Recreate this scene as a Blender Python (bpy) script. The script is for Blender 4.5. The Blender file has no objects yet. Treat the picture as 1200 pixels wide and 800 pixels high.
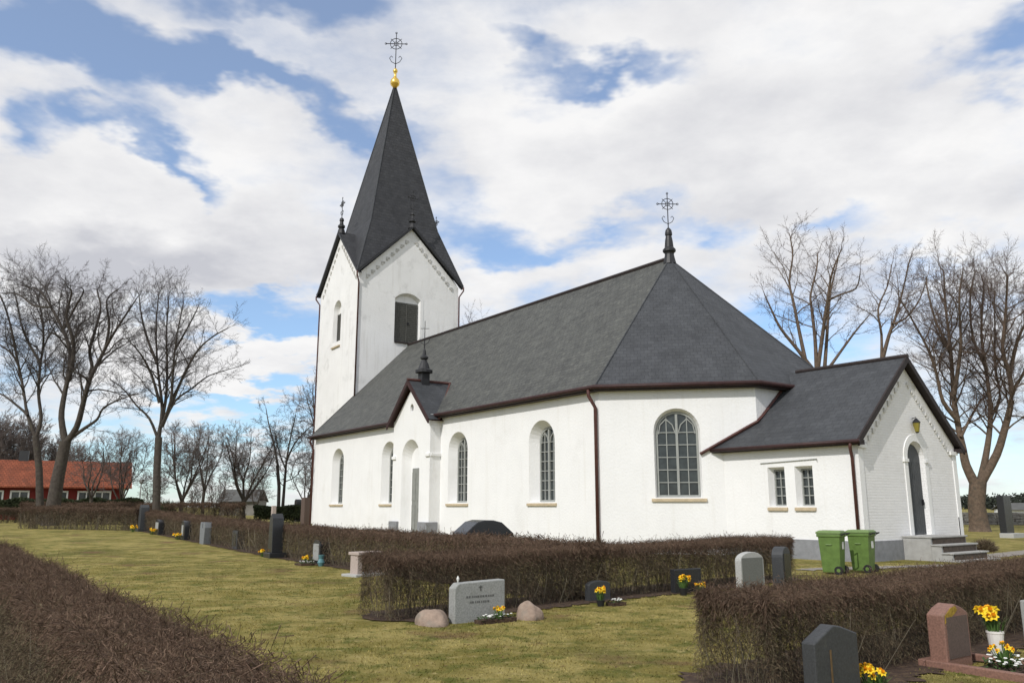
import bpy, bmesh, math, random
import numpy as np
from mathutils import Vector, Matrix
from mathutils.geometry import tessellate_polygon

scene = bpy.context.scene
COL = scene.collection
R = math.radians

# ------------------------------------------------------------------ camera
F, PITCH, PHI, X0, Y0, EYE = 950.8, .201, .6209, 3.172, 29.369, 1.6
cd = bpy.data.cameras.new('camera'); cam = bpy.data.objects.new('camera', cd); COL.objects.link(cam)
cd.sensor_width = 36.0; cd.lens = F / 1200 * 36; cd.clip_end = 5000; cd.clip_start = .05
cam.location = (0, 0, EYE); cam.rotation_euler = (math.pi / 2 + PITCH, 0, 0)
scene.camera = cam

EV = Vector((math.sin(PHI), -math.cos(PHI), 0))      # the church's east
NV = Vector((math.cos(PHI), math.sin(PHI), 0))       # the church's north

def ray(px, py):
    u, v = (px - 600) / F, -(py - 400) / F
    c, s = math.cos(PITCH), math.sin(PITCH)
    return Vector((u, c - v * s, s + v * c))

# ------------------------------------------------------------------ sun
SUN_EL, SUN_DELTA = R(40), R(18)
sdir = (EV * math.sin(SUN_DELTA) - NV * math.cos(SUN_DELTA)) * math.cos(SUN_EL) + Vector((0, 0, math.sin(SUN_EL)))
sl = bpy.data.lights.new('sun', 'SUN'); sl.energy = 2.8; sl.angle = R(.55); sl.color = (1, .965, .92)
so = bpy.data.objects.new('sun', sl); COL.objects.link(so)
so.rotation_euler = sdir.to_track_quat('Z', 'Y').to_euler(); so.location = (0, 0, 60)

# ------------------------------------------------------------------ world: sky with broken cloud
scene.view_settings.view_transform = 'Standard'; scene.view_settings.look = 'None'
scene.view_settings.exposure = 0.0; scene.view_settings.gamma = 1.0
world = bpy.data.worlds.new('World'); scene.world = world; world.use_nodes = True
wn, wl = world.node_tree.nodes, world.node_tree.links
wn.clear()
def wnode(t, **k):
    n = wn.new(t)
    for a, b in k.items(): setattr(n, a, b)
    return n
def wmath(op, a, b=None, c=None, clamp=False):
    n = wnode('ShaderNodeMath', operation=op, use_clamp=clamp)
    for i, v in enumerate((a, b, c)):
        if v is None: continue
        if isinstance(v, (int, float)): n.inputs[i].default_value = v
        else: wl.new(v, n.inputs[i])
    return n.outputs[0]
sky = wnode('ShaderNodeTexSky', sky_type='NISHITA', sun_disc=False)
sky.sun_elevation = SUN_EL; sky.sun_rotation = math.atan2(sdir.x, sdir.y); sky.altitude = 50
sky.air_density = 1.0; sky.dust_density = .4; sky.ozone_density = 2.2
tc = wnode('ShaderNodeTexCoord')
sep = wnode('ShaderNodeSeparateXYZ'); wl.new(tc.outputs['Generated'], sep.inputs[0])
zc = wmath('MAXIMUM', sep.outputs[2], 0.0)
den = wmath('ADD', zc, .22)
cx = wmath('DIVIDE', sep.outputs[0], den); cy = wmath('DIVIDE', sep.outputs[1], den)
comb = wnode('ShaderNodeCombineXYZ'); wl.new(cx, comb.inputs[0]); wl.new(cy, comb.inputs[1]); wl.new(wmath('MULTIPLY', zc, 1.5), comb.inputs[2])
def wnoise(scale, detail, rough, off=(0, 0, 0), src=None, dist=0.0):
    m = wnode('ShaderNodeMapping'); m.inputs[1].default_value = off
    wl.new(src or comb.outputs[0], m.inputs[0])
    n = wnode('ShaderNodeTexNoise'); n.inputs['Scale'].default_value = scale; n.inputs['Detail'].default_value = detail
    n.inputs['Roughness'].default_value = rough; n.inputs['Distortion'].default_value = dist
    wl.new(m.outputs[0], n.inputs['Vector']); return n
warp = wnoise(3.2, 5, .6)
vm = wnode('ShaderNodeVectorMath', operation='SUBTRACT'); wl.new(warp.outputs['Color'], vm.inputs[0]); vm.inputs[1].default_value = (.5, .5, .5)
vs = wnode('ShaderNodeVectorMath', operation='SCALE'); wl.new(vm.outputs[0], vs.inputs[0]); vs.inputs['Scale'].default_value = .20
va = wnode('ShaderNodeVectorMath', operation='ADD'); wl.new(tc.outputs['Generated'], va.inputs[0]); wl.new(vs.outputs[0], va.inputs[1])
def blob(px, py, rx, ry, ang=0.0):
    """a soft patch fixed on the sky dome in one direction"""
    d = ray(px, py).normalized()
    r = Vector((d.y, -d.x, 0)).normalized(); u = r.cross(d) * -1
    if u.z < 0: u = -u
    a = R(ang); r2 = r * math.cos(a) + u * math.sin(a); u2 = u * math.cos(a) - r * math.sin(a)
    rot = Matrix((r2, u2, r2.cross(u2))).transposed().to_euler()
    k = 1 / F
    m = wnode('ShaderNodeMapping', vector_type='TEXTURE'); wl.new(va.outputs[0], m.inputs[0])
    m.inputs[1].default_value = d; m.inputs[2].default_value = rot; m.inputs[3].default_value = (rx * k, ry * k, .6)
    g = wnode('ShaderNodeTexGradient', gradient_type='SPHERICAL'); wl.new(m.outputs[0], g.inputs[0])
    return g.outputs['Fac']
def blobsum(lst):
    acc = None
    for (px, py, rx, ry, ang, amp) in lst:
        b = wmath('MULTIPLY', blob(px, py, rx, ry, ang), amp)
        acc = b if acc is None else wmath('ADD', acc, b)
    return acc
HOLES = [(60, 20, 130, 45, -10, 1.), (140, 95, 80, 34, -35, .65), (240, 84, 70, 36, -10, 1.15), (310, 108, 60, 26, -15, .7), (60, 150, 50, 40, 0, .6),
         (130, 158, 90, 22, -20, .6), (225, 212, 85, 24, -38, .85), (8, 170, 40, 60, 0, 1.), (350, 12, 130, 34, 0, .75),
         (400, 138, 90, 26, -10, .75), (290, 358, 150, 60, 0, 1.2), (200, 480, 120, 60, 0, .5), (320, 475, 110, 46, 0, .8), (545, 225, 80, 60, -10, .6),
         (500, 150, 60, 30, 0, .4), (715, 90, 125, 22, -8, .95), (625, 52, 60, 20, -25, .7), (640, 120, 60, 24, 0, .4), (1165, 68, 90, 42, 10, 1.),
         (700, 272, 170, 34, 8, .75), (560, 280, 90, 50, 0, .75), (820, 285, 70, 34, 0, .85), (965, 275, 80, 34, 0, .8), (1085, 310, 70, 34, 0, .45),
         (440, 10, 60, 30, 0, .4), (40, 440, 120, 60, 0, .45), (930, 395, 120, 40, 0, .55), (1180, 540, 160, 60, 0, .25), (150, 560, 260, 60, 0, .5)]
PUFFS = [(110, 250, 330, 100, -8, 1.05), (60, 300, 200, 60, 0, .7), (330, 285, 170, 80, 5, .6), (285, 420, 130, 40, 0, 1.7), (200, 405, 110, 50, 0, 1.0), (230, 505, 90, 22, 0, .6), (320, 525, 70, 22, 0, .5), (140, 440, 90, 40, 0, .9), (90, 480, 120, 40, 0, .6), (280, 160, 190, 60, -12, .45), (600, 320, 110, 50, 0, .65),
         (900, 190, 480, 150, 0, .9), (650, 190, 160, 50, 8, .55), (1100, 20, 300, 60, 0, .35), (0, 110, 70, 60, 0, .5), (200, 40, 120, 40, -30, .45), (310, 312, 50, 30, 0, .6),
         (600, 150, 130, 60, 0, .4), (780, 30, 260, 60, 0, .45)]
GREYS = [(190, 300, 230, 45, 0, 1.), (60, 310, 150, 30, 0, .6), (480, 330, 120, 40, 0, .6), (300, 260, 160, 40, 0, .35), (870, 230, 260, 50, 0, .45), (1000, 110, 220, 60, 0, .4), (760, 170, 160, 40, 0, .3),
         (100, 120, 90, 30, 0, .35), (930, 330, 220, 50, 0, .45), (1150, 470, 180, 70, 0, .45), (1180, 230, 100, 50, 0, .35)]
n1 = wnoise(2.6, 9, .56, (1.3, 4.2, 0), dist=.25)
n2 = wnoise(8.5, 8, .6, (5.1, .7, 0))
cov = wmath('ADD', wmath('MULTIPLY', wmath('SUBTRACT', n1.outputs['Fac'], .5), 1.5), wmath('MULTIPLY', wmath('SUBTRACT', n2.outputs['Fac'], .5), .75))
cov = wmath('ADD', cov, .40)
cov = wmath('ADD', cov, blobsum(PUFFS)); cov = wmath('SUBTRACT', cov, wmath('MULTIPLY', blobsum(HOLES), 1.25))
mr = wnode('ShaderNodeMapRange', interpolation_type='SMOOTHSTEP'); wl.new(cov, mr.inputs[0])
mr.inputs[1].default_value = -.36; mr.inputs[2].default_value = .80; mr.inputs[3].default_value = 0; mr.inputs[4].default_value = 1
n3 = wnoise(3.4, 7, .58, (9.3, 2.2, 0))
shade = wmath('ADD', wmath('MULTIPLY', blobsum(GREYS), .75), wmath('MULTIPLY', wmath('SUBTRACT', n3.outputs['Fac'], .40), 1.7), clamp=True)
cr = wnode('ShaderNodeMix', data_type='RGBA'); wl.new(shade, cr.inputs['Factor'])
cr.inputs['A'].default_value = (.945, .94, .94, 1); cr.inputs['B'].default_value = (.585, .595, .645, 1)
skym = wnode('ShaderNodeVectorMath', operation='MULTIPLY'); wl.new(sky.outputs[0], skym.inputs[0]); skym.inputs[1].default_value = (.116, .148, .172)
thin = wnode('ShaderNodeMix', data_type='RGBA'); thin.inputs['Factor'].default_value = .20
wl.new(skym.outputs[0], thin.inputs['A']); thin.inputs['B'].default_value = (.8, .82, .85, 1)
mx = wnode('ShaderNodeMix', data_type='RGBA'); wl.new(mr.outputs[0], mx.inputs['Factor']); wl.new(thin.outputs['Result'], mx.inputs['A']); wl.new(cr.outputs['Result'], mx.inputs['B'])
bg = wnode('ShaderNodeBackground'); wl.new(mx.outputs['Result'], bg.inputs['Color']); bg.inputs['Strength'].default_value = 1.0
# the Nishita sky reaches the background at strength 0.12 (multiplied above), the clouds are mixed over it
wo = wnode('ShaderNodeOutputWorld'); wl.new(bg.outputs[0], wo.inputs[0])

# ------------------------------------------------------------------ helpers
def terr(x, y):
    e = (x - X0) * EV.x + (y - Y0) * EV.y
    t = min(1, max(0, (-e + 2) / 34.0)); t = t * t * (3 - 2 * t)
    return .46 * t
def gp(px, py, dz=0.0):
    """where the sight line through a photo pixel meets the ground"""
    r = ray(px, py); z = 0.0
    for _ in range(12):
        p = Vector((0, 0, EYE)) + r * ((z - EYE) / r.z); z = terr(p.x, p.y)
    return Vector((p.x, p.y, z + dz))
def at(px, py, d):
    r = ray(px, py); return Vector((0, 0, EYE)) + r * (d / r.y)
def onground(px, d):
    p = at(px, 594, d); return Vector((p.x, p.y, terr(p.x, p.y)))

def tag(o, label=None, cat=None, group=None, kind=None):
    if label: o['label'] = label
    if cat: o['category'] = cat
    if group: o['group'] = group
    if kind: o['kind'] = kind
    return o
def empty(name, loc, rz=0, label=None, cat=None, group=None):
    o = bpy.data.objects.new(name, None); COL.objects.link(o); o.empty_display_size = .2
    o.location = loc; o.rotation_euler = (0, 0, rz)
    return tag(o, label, cat, group)

def finish(name, me, mats, parent=None, loc=None, smooth=False, uv=True):
    for m in (mats if isinstance(mats, (list, tuple)) else [mats]): me.materials.append(m)
    if uv: auto_uv(me)
    if smooth: me.polygons.foreach_set('use_smooth', [True] * len(me.polygons))
    o = bpy.data.objects.new(name, me); COL.objects.link(o)
    if parent: o.parent = parent
    if loc is not None: o.location = loc
    return o
def auto_uv(me):
    """metre-true coordinates on every face: u level along the face, v up it"""
    n = len(me.polygons)
    if n == 0 or n > 60000: return
    uvl = me.uv_layers.new(name='UVMap')
    co = np.empty(len(me.vertices) * 3); me.vertices.foreach_get('co', co); co = co.reshape(-1, 3)
    data = np.empty((len(me.loops), 2))
    for p in me.polygons:
        nn = p.normal
        t = Vector((-nn.y, nn.x, 0))
        if t.length < 1e-4: t = Vector((1, 0, 0))
        t.normalize(); b = nn.cross(t)
        for li in p.loop_indices:
            c = co[me.loops[li].vertex_index]
            data[li] = (c[0] * t.x + c[1] * t.y + c[2] * t.z, c[0] * b.x + c[1] * b.y + c[2] * b.z)
    uvl.data.foreach_set('uv', data.ravel())

class MB:
    def __init__(s): s.v = []; s.f = []; s.m = []; s.mi = 0
    def add(s, vs, fs):
        b = len(s.v); s.v += [tuple(v) for v in vs]; s.f += [tuple(i + b for i in f) for f in fs]; s.m += [s.mi] * len(fs); return s
    def poly(s, pts): return s.add(pts, [tuple(range(len(pts)))])
    def box(s, c, d, M=None):
        x, y, z = d[0] / 2, d[1] / 2, d[2] / 2
        vs = [Vector((c[0] + i * x, c[1] + j * y, c[2] + k * z)) for k in (-1, 1) for j in (-1, 1) for i in (-1, 1)]
        if M: vs = [M @ v for v in vs]
        return s.add(vs, [(0, 2, 3, 1), (4, 5, 7, 6), (0, 1, 5, 4), (2, 6, 7, 3), (0, 4, 6, 2), (1, 3, 7, 5)])
    def prism(s, bot, top):
        """closed solid between two loops (counter-clockwise seen from the top)"""
        n = len(bot)
        return s.add(list(bot) + list(top), [tuple(range(n - 1, -1, -1)), tuple(range(n, 2 * n))] + [(i, (i + 1) % n, n + (i + 1) % n, n + i) for i in range(n)])
    def tube(s, pts, rad, sides=8, caps=True):
        pts = [Vector(p) for p in pts]; n = len(pts)
        if isinstance(rad, (int, float)): rad = [rad] * n
        rings = []; ref = None
        for i, p in enumerate(pts):
            t = (pts[min(i + 1, n - 1)] - pts[max(i - 1, 0)]).normalized()
            if ref is None or abs(t.dot(ref)) > .98: ref = Vector((0, 0, 1)) if abs(t.z) < .9 else Vector((1, 0, 0))
            a = t.cross(ref).normalized(); b = t.cross(a); ref = b.cross(t) * -1 if False else ref
            rings.append([p + (a * math.cos(2 * math.pi * k / sides) + b * math.sin(2 * math.pi * k / sides)) * rad[i] for k in range(sides)])
        fs = []
        for i in range(n - 1):
            for k in range(sides):
                fs.append((i * sides + k, i * sides + (k + 1) % sides, (i + 1) * sides + (k + 1) % sides, (i + 1) * sides + k))
        if caps: fs += [tuple(range(sides - 1, -1, -1)), tuple((n - 1) * sides + k for k in range(sides))]
        return s.add([q for r in rings for q in r], fs)
    def lathe(s, c, prof, sides=14, sq=False):
        """prof: (radius, z) pairs bottom to top"""
        c = Vector(c); vs = []; n = len(prof)
        for r, z in prof:
            for k in range(sides):
                a = 2 * math.pi * (k + .5) / sides; vs.append(c + Vector((r * math.cos(a), r * math.sin(a), z)))
        fs = [(i * sides + k, i * sides + (k + 1) % sides, (i + 1) * sides + (k + 1) % sides, (i + 1) * sides + k) for i in range(n - 1) for k in range(sides)]
        fs += [tuple(range(sides - 1, -1, -1)), tuple((n - 1) * sides + k for k in range(sides))]
        return s.add(vs, fs)
    def ring(s, c, r, w, ax, up, n=18):
        c, ax, up = Vector(c), Vector(ax), Vector(up)
        return s.tube([c + (ax * math.cos(2 * math.pi * k / n) + up * math.sin(2 * math.pi * k / n)) * r for k in range(n + 1)], w, 5, False)
    def build(s, name, mats, parent=None, loc=None, smooth=False, uv=True, bevel=0):
        me = bpy.data.meshes.new(name); me.from_pydata(s.v, [], s.f)
        me.polygons.foreach_set('material_index', s.m)
        me.validate(); me.update()
        o = finish(name, me, mats, parent, loc, smooth, uv)
        if bevel:
            b = o.modifiers.new('bevel', 'BEVEL'); b.width = bevel; b.segments = 2; b.limit_method = 'ANGLE'; b.angle_limit = R(35)
        return o

# ------------------------------------------------------------------ materials
def mat(name, base, rough=.85, var=.15, vscale=3.0, bump=0.0, bscale=40.0, metal=0.0, spec=.3, coord='Object', col2=None, detail=6, island=None, bdist=.02, patch=None):
    m = bpy.data.materials.new(name); m.use_nodes = True
    nt = m.node_tree; N, L = nt.nodes, nt.links
    b = N['Principled BSDF']; b.inputs['Roughness'].default_value = rough; b.inputs['Metallic'].default_value = metal
    b.inputs['Specular IOR Level'].default_value = spec
    t = N.new('ShaderNodeTexCoord')
    n = N.new('ShaderNodeTexNoise'); n.inputs['Scale'].default_value = vscale; n.inputs['Detail'].default_value = detail; n.inputs['Roughness'].default_value = .6
    L.new(t.outputs[coord], n.inputs['Vector'])
    mr = N.new('ShaderNodeMapRange'); mr.inputs[1].default_value = .3; mr.inputs[2].default_value = .7; L.new(n.outputs['Fac'], mr.inputs[0])
    mx = N.new('ShaderNodeMix'); mx.data_type = 'RGBA'; L.new(mr.outputs[0], mx.inputs['Factor'])
    c1 = tuple(min(1, c * (1 - var)) for c in base); c2 = col2 or tuple(min(1, c * (1 + var)) for c in base)
    mx.inputs['A'].default_value = (*c1, 1); mx.inputs['B'].default_value = (*c2, 1)
    out = mx.outputs['Result']
    if island:
        g = N.new('ShaderNodeNewGeometry'); rp = N.new('ShaderNodeValToRGB'); L.new(g.outputs['Random Per Island'], rp.inputs[0])
        el = rp.color_ramp.elements
        while len(el) < len(island): el.new(.5)
        for i, c in enumerate(island): el[i].position = i / (len(island) - 1); el[i].color = (*c, 1)
        m2 = N.new('ShaderNodeMix'); m2.data_type = 'RGBA'; m2.blend_type = 'MULTIPLY'; m2.inputs['Factor'].default_value = 1
        L.new(rp.outputs[0], m2.inputs['A']); L.new(out, m2.inputs['B']); out = m2.outputs['Result']
    if patch:   # (colour, scale, lo, hi) : a second noise laying patches of lichen, dirt or moss
        pn = N.new('ShaderNodeTexNoise'); pn.inputs['Scale'].default_value = patch[1]; pn.inputs['Detail'].default_value = 8; pn.inputs['Roughness'].default_value = .65
        L.new(t.outputs[coord], pn.inputs['Vector'])
        pr = N.new('ShaderNodeMapRange'); pr.inputs[1].default_value = patch[2]; pr.inputs[2].default_value = patch[3]; L.new(pn.outputs['Fac'], pr.inputs[0])
        m3 = N.new('ShaderNodeMix'); m3.data_type = 'RGBA'; L.new(pr.outputs[0], m3.inputs['Factor']); L.new(out, m3.inputs['A']); m3.inputs['B'].default_value = (*patch[0], 1)
        out = m3.outputs['Result']
    L.new(out, b.inputs['Base Color'])
    if bump:
        bn = N.new('ShaderNodeTexNoise'); bn.inputs['Scale'].default_value = bscale; bn.inputs['Detail'].default_value = 5; L.new(t.outputs[coord], bn.inputs['Vector'])
        bp = N.new('ShaderNodeBump'); bp.inputs['Strength'].default_value = bump; bp.inputs['Distance'].default_value = bdist
        L.new(bn.outputs['Fac'], bp.inputs['Height']); L.new(bp.outputs[0], b.inputs['Normal'])
    m['_out'] = 0
    return m
def colour_out(m):
    b = m.node_tree.nodes['Principled BSDF']; return b.inputs['Base Color'].links[0].from_socket, b

def brickwork(m, w, h, mortar, strength, c=1.0, colvar=None, dist=.012, off=.5):
    """courses pressed into a material through its metre-true UVs"""
    nt = m.node_tree; N, L = nt.nodes, nt.links
    src, b = colour_out(m)
    uv = N.new('ShaderNodeUVMap')
    wob = N.new('ShaderNodeTexNoise'); wob.inputs['Scale'].default_value = 2.5; wob.inputs['Detail'].default_value = 3; L.new(uv.outputs[0], wob.inputs['Vector'])
    wv = N.new('ShaderNodeVectorMath'); wv.operation = 'SCALE'; wv.inputs['Scale'].default_value = h * .35; L.new(wob.outputs['Color'], wv.inputs[0])
    av = N.new('ShaderNodeVectorMath'); av.operation = 'ADD'; L.new(uv.outputs[0], av.inputs[0]); L.new(wv.outputs[0], av.inputs[1])
    br = N.new('ShaderNodeTexBrick'); br.offset = off; L.new(av.outputs[0], br.inputs['Vector'])
    br.inputs['Scale'].default_value = 1; br.inputs['Brick Width'].default_value = w; br.inputs['Row Height'].default_value = h; br.inputs['Mortar Size'].default_value = mortar
    br.inputs['Mortar Smooth'].default_value = .4; br.inputs['Bias'].default_value = 0
    lo, hi, mo = colvar or ((.8,) * 3, (1.2,) * 3, (.7,) * 3)
    br.inputs['Color1'].default_value = (*lo, 1); br.inputs['Color2'].default_value = (*hi, 1); br.inputs['Mortar'].default_value = (*mo, 1)
    mu = N.new('ShaderNodeMix'); mu.data_type = 'RGBA'; mu.blend_type = 'MULTIPLY'; mu.inputs['Factor'].default_value = c
    L.new(src, mu.inputs['A']); L.new(br.outputs['Color'], mu.inputs['B']); L.new(mu.outputs['Result'], b.inputs['Base Color'])
    bp = N.new('ShaderNodeBump'); bp.inputs['Strength'].default_value = strength; bp.inputs['Distance'].default_value = dist; bp.invert = True
    L.new(br.outputs['Fac'], bp.inputs['Height'])
    if b.inputs['Normal'].links: L.new(b.inputs['Normal'].links[0].from_socket, bp.inputs['Normal'])
    L.new(bp.outputs[0], b.inputs['Normal'])
    return m

PLASTER = mat('lime_plaster', (.815, .812, .80), .9, .03, .9, .35, 14, patch=((.66, .65, .62), .55, .56, .9), bdist=.03)
PLASTER_T = mat('tower_plaster', (.81, .805, .795), .9, .04, .8, .4, 12, patch=((.58, .575, .56), .9, .55, .80), bdist=.03)
def streaks(m, k=.86):
    """rain streaks running down the limewash"""
    nt = m.node_tree; N, L = nt.nodes, nt.links; src, b = colour_out(m)
    t = N.new('ShaderNodeTexCoord'); mp = N.new('ShaderNodeMapping'); mp.inputs[3].default_value = (2.2, 2.2, .16); L.new(t.outputs['Object'], mp.inputs[0])
    n = N.new('ShaderNodeTexNoise'); n.inputs['Scale'].default_value = 1.4; n.inputs['Detail'].default_value = 7; n.inputs['Roughness'].default_value = .65; L.new(mp.outputs[0], n.inputs['Vector'])
    r = N.new('ShaderNodeMapRange'); r.inputs[1].default_value = .55; r.inputs[2].default_value = .8; L.new(n.outputs['Fac'], r.inputs[0])
    x = N.new('ShaderNodeMix'); x.data_type = 'RGBA'; x.blend_type = 'MULTIPLY'; L.new(r.outputs[0], x.inputs['Factor']); L.new(src, x.inputs['A']); x.inputs['B'].default_value = (k, k * .985, k * .95, 1)
    L.new(x.outputs['Result'], b.inputs['Base Color'])
streaks(PLASTER, .90); streaks(PLASTER_T, .80)
PAINTBRICK = brickwork(mat('painted_brick', (.82, .81, .80), .9, .03, 1.2, .25, 30, patch=((.72, .71, .70), 1.3, .56, .8)), .26, .085, .010, .55, .5, ((.93,) * 3, (1.02,) * 3, (.9,) * 3), .012)
slv = ((.84, .845, .85), (1.16, 1.155, 1.14), (.68,) * 3)
SLATE = brickwork(mat('lichened_slate', (.082, .083, .080), .65, .25, 1.6, .3, 25, col2=(.102, .104, .096), patch=((.125, .127, .108), 7.0, .50, .75), spec=.25), .26, .20, .012, .7, .9, slv, .015)
SLATE_D = brickwork(mat('dark_slate', (.055, .058, .063), .6, .22, 1.8, .3, 25, patch=((.07, .074, .076), 6.0, .55, .8), spec=.28), .26, .20, .012, .6, .65, slv, .015)  # less lichen, and some of the grazing-sun darkness is mixed into the colour
SLATE_S = brickwork(mat('spire_slate', (.046, .047, .051), .6, .2, 1.5, .3, 25, spec=.28), .30, .24, .014, .8, .95, slv, .018)
REDMETAL = mat('oxide_red_metal', (.085, .036, .030), .55, .25, 5, spec=.3)
GUTTER = mat('dark_red_gutter', (.040, .018, .017), .55, .25, 5, spec=.3)
BLACKMETAL = mat('black_metal', (.022, .022, .024), .5, .3, 6, spec=.4)
DARKTRIM = mat('tarred_trim', (.030, .022, .021), .65, .25, 5)
IRON = mat('wrought_iron', (.02, .02, .024), .5, .2, 10, metal=.5)
GOLD = mat('gilding', (.85, .58, .14), .28, .08, 4, metal=.9)
GLASS = mat('old_glass', (.035, .042, .042), .08, .5, 2.2, .12, 6, spec=.55)
FRAME = mat('grey_window_paint', (.31, .32, .30), .6, .1, 8)
SANDST = mat('sill_limestone', (.50, .41, .28), .85, .15, 8, .2, 40)
SHUTTER = mat('louvre_wood', (.088, .087, .078), .75, .25, 9, .3, 30)
DOORW = mat('door_paint', (.070, .074, .078), .55, .12, 5, .1, 40)
DOORP = mat('porch_door_paint', (.24, .245, .225), .6, .12, 5, .1, 40)
PLINTH = mat('granite_plinth', (.24, .245, .255), .85, .14, 5, .3, 30, patch=((.16, .165, .17), 3, .55, .8))
CONCRETE = mat('step_granite', (.36, .355, .34), .85, .12, 5, .3, 30, patch=((.30, .29, .26), 3, .55, .8))
DARKRISER = mat('dark_riser', (.075, .058, .045), .9, .35, 9, .4, 40)  # dark brown facing on the risers, well below the tread tone
LANTERN = mat('lantern_glass', (.24, .20, .04), .3, .15, 6)

def granite(name, c, rough=.35, var=.3, moss=None):
    return mat(name, c, rough, var, 55, .06, 90, spec=.45, patch=moss)
G_GREY = granite('grey_granite', (.30, .305, .29), .7, .25, ((.16, .17, .14), 5, .55, .8))
G_PALE = granite('pale_granite', (.40, .40, .38), .75, .2, ((.2, .22, .15), 5, .6, .85))
G_BLACK = granite('black_granite', (.028, .029, .031), .25, .35)
G_DARK = granite('charcoal_granite', (.042, .044, .046), .5, .3, ((.10, .10, .085), 6, .6, .85))
G_RED = granite('red_granite', (.215, .115, .085), .6, .3, ((.2, .15, .09), 6, .6, .85))
G_PINK = granite('pink_granite', (.40, .33, .29), .75, .2)
G_BROWN = granite('brown_granite', (.105, .072, .058), .7, .3)
LICHEN = mat('lichen', (.30, .20, .03), .95, .35, 30)
BOULDER = mat('boulder_stone', (.30, .225, .175), .9, .3, 9, .5, 22, patch=((.20, .19, .16), 4, .5, .75))
INK = mat('engraving', (.13, .132, .125), .8, .2, 30)

GRASSG = None
def ground_material(name='lawn', blades=False):
    m = bpy.data.materials.new(name); m.use_nodes = True
    N, L = m.node_tree.nodes, m.node_tree.links; b = N['Principled BSDF']; b.inputs['Roughness'].default_value = .95; b.inputs['Specular IOR Level'].default_value = .1
    t = N.new('ShaderNodeTexCoord')
    def noise(s, d, r=.6):
        n = N.new('ShaderNodeTexNoise'); n.inputs['Scale'].default_value = s; n.inputs['Detail'].default_value = d; n.inputs['Roughness'].default_value = r
        L.new(t.outputs['Object'], n.inputs['Vector']); return n.outputs['Fac']
    def ramp(f, a, b2):
        r = N.new('ShaderNodeMapRange'); r.interpolation_type = 'SMOOTHSTEP'; r.inputs[1].default_value = a; r.inputs[2].default_value = b2; L.new(f, r.inputs[0]); return r.outputs[0]
    def mix(f, a, b2, mode='MIX'):
        x = N.new('ShaderNodeMix'); x.data_type = 'RGBA'; x.blend_type = mode
        if isinstance(f, float): x.inputs['Factor'].default_value = f
        else: L.new(f, x.inputs['Factor'])
        for s_, v in (('A', a), ('B', b2)):
            if isinstance(v, tuple): x.inputs[s_].default_value = (*v, 1)
            else: L.new(v, x.inputs[s_])
        return x.outputs['Result']
    c = mix(ramp(noise(.9, 6), .38, .62), (.205, .172, .048), (.325, .268, .095))
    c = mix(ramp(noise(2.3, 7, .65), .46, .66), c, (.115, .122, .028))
    c = mix(ramp(noise(.30, 5), .50, .68), c, (.125, .118, .032))  # broad darker mottles standing in for soft shadow, painted into the colour
    c = mix(ramp(noise(5.5, 7, .7), .54, .72), c, (.40, .325, .15))
    c = mix(ramp(noise(.62, 8, .65), .55, .72), c, (.165, .100, .055))
    c = mix(ramp(noise(1.3, 6, .6), .60, .76), c, (.085, .095, .022))
    c = mix(ramp(noise(30, 4, .7), .55, .8), c, (.10, .10, .03))
    if blades:
        g = N.new('ShaderNodeNewGeometry'); rp = N.new('ShaderNodeMapRange'); rp.inputs[3].default_value = .70; rp.inputs[4].default_value = 1.30; L.new(g.outputs['Random Per Island'], rp.inputs[0])
        cb = N.new('ShaderNodeCombineColor'); [L.new(rp.outputs[0], cb.inputs[k]) for k in range(3)]
        c = mix(1.0, c, cb.outputs[0], 'MULTIPLY')
    L.new(c, b.inputs['Base Color'])
    if not blades:
        bp = N.new('ShaderNodeBump'); bp.inputs['Strength'].default_value = .8; bp.inputs['Distance'].default_value = .04; L.new(noise(22, 8, .75), bp.inputs['Height']); L.new(bp.outputs[0], b.inputs['Normal'])
    return m
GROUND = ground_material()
SOIL = mat('hedge_soil', (.060, .038, .027), .95, .4, 6, .9, 30, patch=((.12, .08, .045), 12, .5, .7), bdist=.03)
GRAVEL = mat('gravel', (.26, .235, .205), .95, .25, 40, .6, 60, patch=((.16, .13, .09), 4, .55, .75))
FIELD = mat('far_field', (.20, .19, .085), .95, .2, .05, 0)
BARK = mat('bark', (.066, .055, .046), .95, .35, 7, .8, 16, patch=((.080, .080, .056), 3, .55, .75), bdist=.03)
BARK_R = mat('warm_bark', (.125, .090, .064), .95, .35, 6, .8, 16, patch=((.070, .060, .046), 2.5, .5, .72), bdist=.03)
TWIG = mat('twigs', (.062, .052, .050), .9, .25, 2)
TWIG_R = mat('warm_twigs', (.105, .074, .060), .9, .25, 2)
TWIG_F = mat('pale_twigs', (.125, .102, .092), .9, .25, 2)
HEDGE = mat('hedge_twigs', (1, 1, 1), .9, .22, 1.6, island=[(.050, .034, .023), (.125, .085, .054), (.085, .060, .036), (.22, .165, .105), (.20, .175, .100), (.070, .050, .033)])
HEDGE_TOP = mat('young_hedge_shoots', (1, 1, 1), .9, .22, 1.6, island=[(.080, .048, .034), (.180, .112, .074), (.120, .076, .050), (.28, .185, .130), (.18, .125, .080), (.100, .064, .045)])
STEM = mat('hedge_stems', (1, 1, 1), .9, .2, 2, island=[(.09, .07, .05), (.17, .145, .105), (.12, .105, .065), (.24, .21, .15), (.10, .075, .05)])
GREENHEDGE = mat('green_hedge', (.035, .045, .018), .9, .4, 1.5, .8, 8, bdist=.1)
YELLOW = mat('daffodil_yellow', (.80, .56, .02), .6, .12, 30)
ORANGE = mat('daffodil_trumpet', (.80, .36, .01), .6, .12, 30)
LEAFG = mat('daffodil_leaf', (.075, .14, .035), .6, .3, 20)
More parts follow.
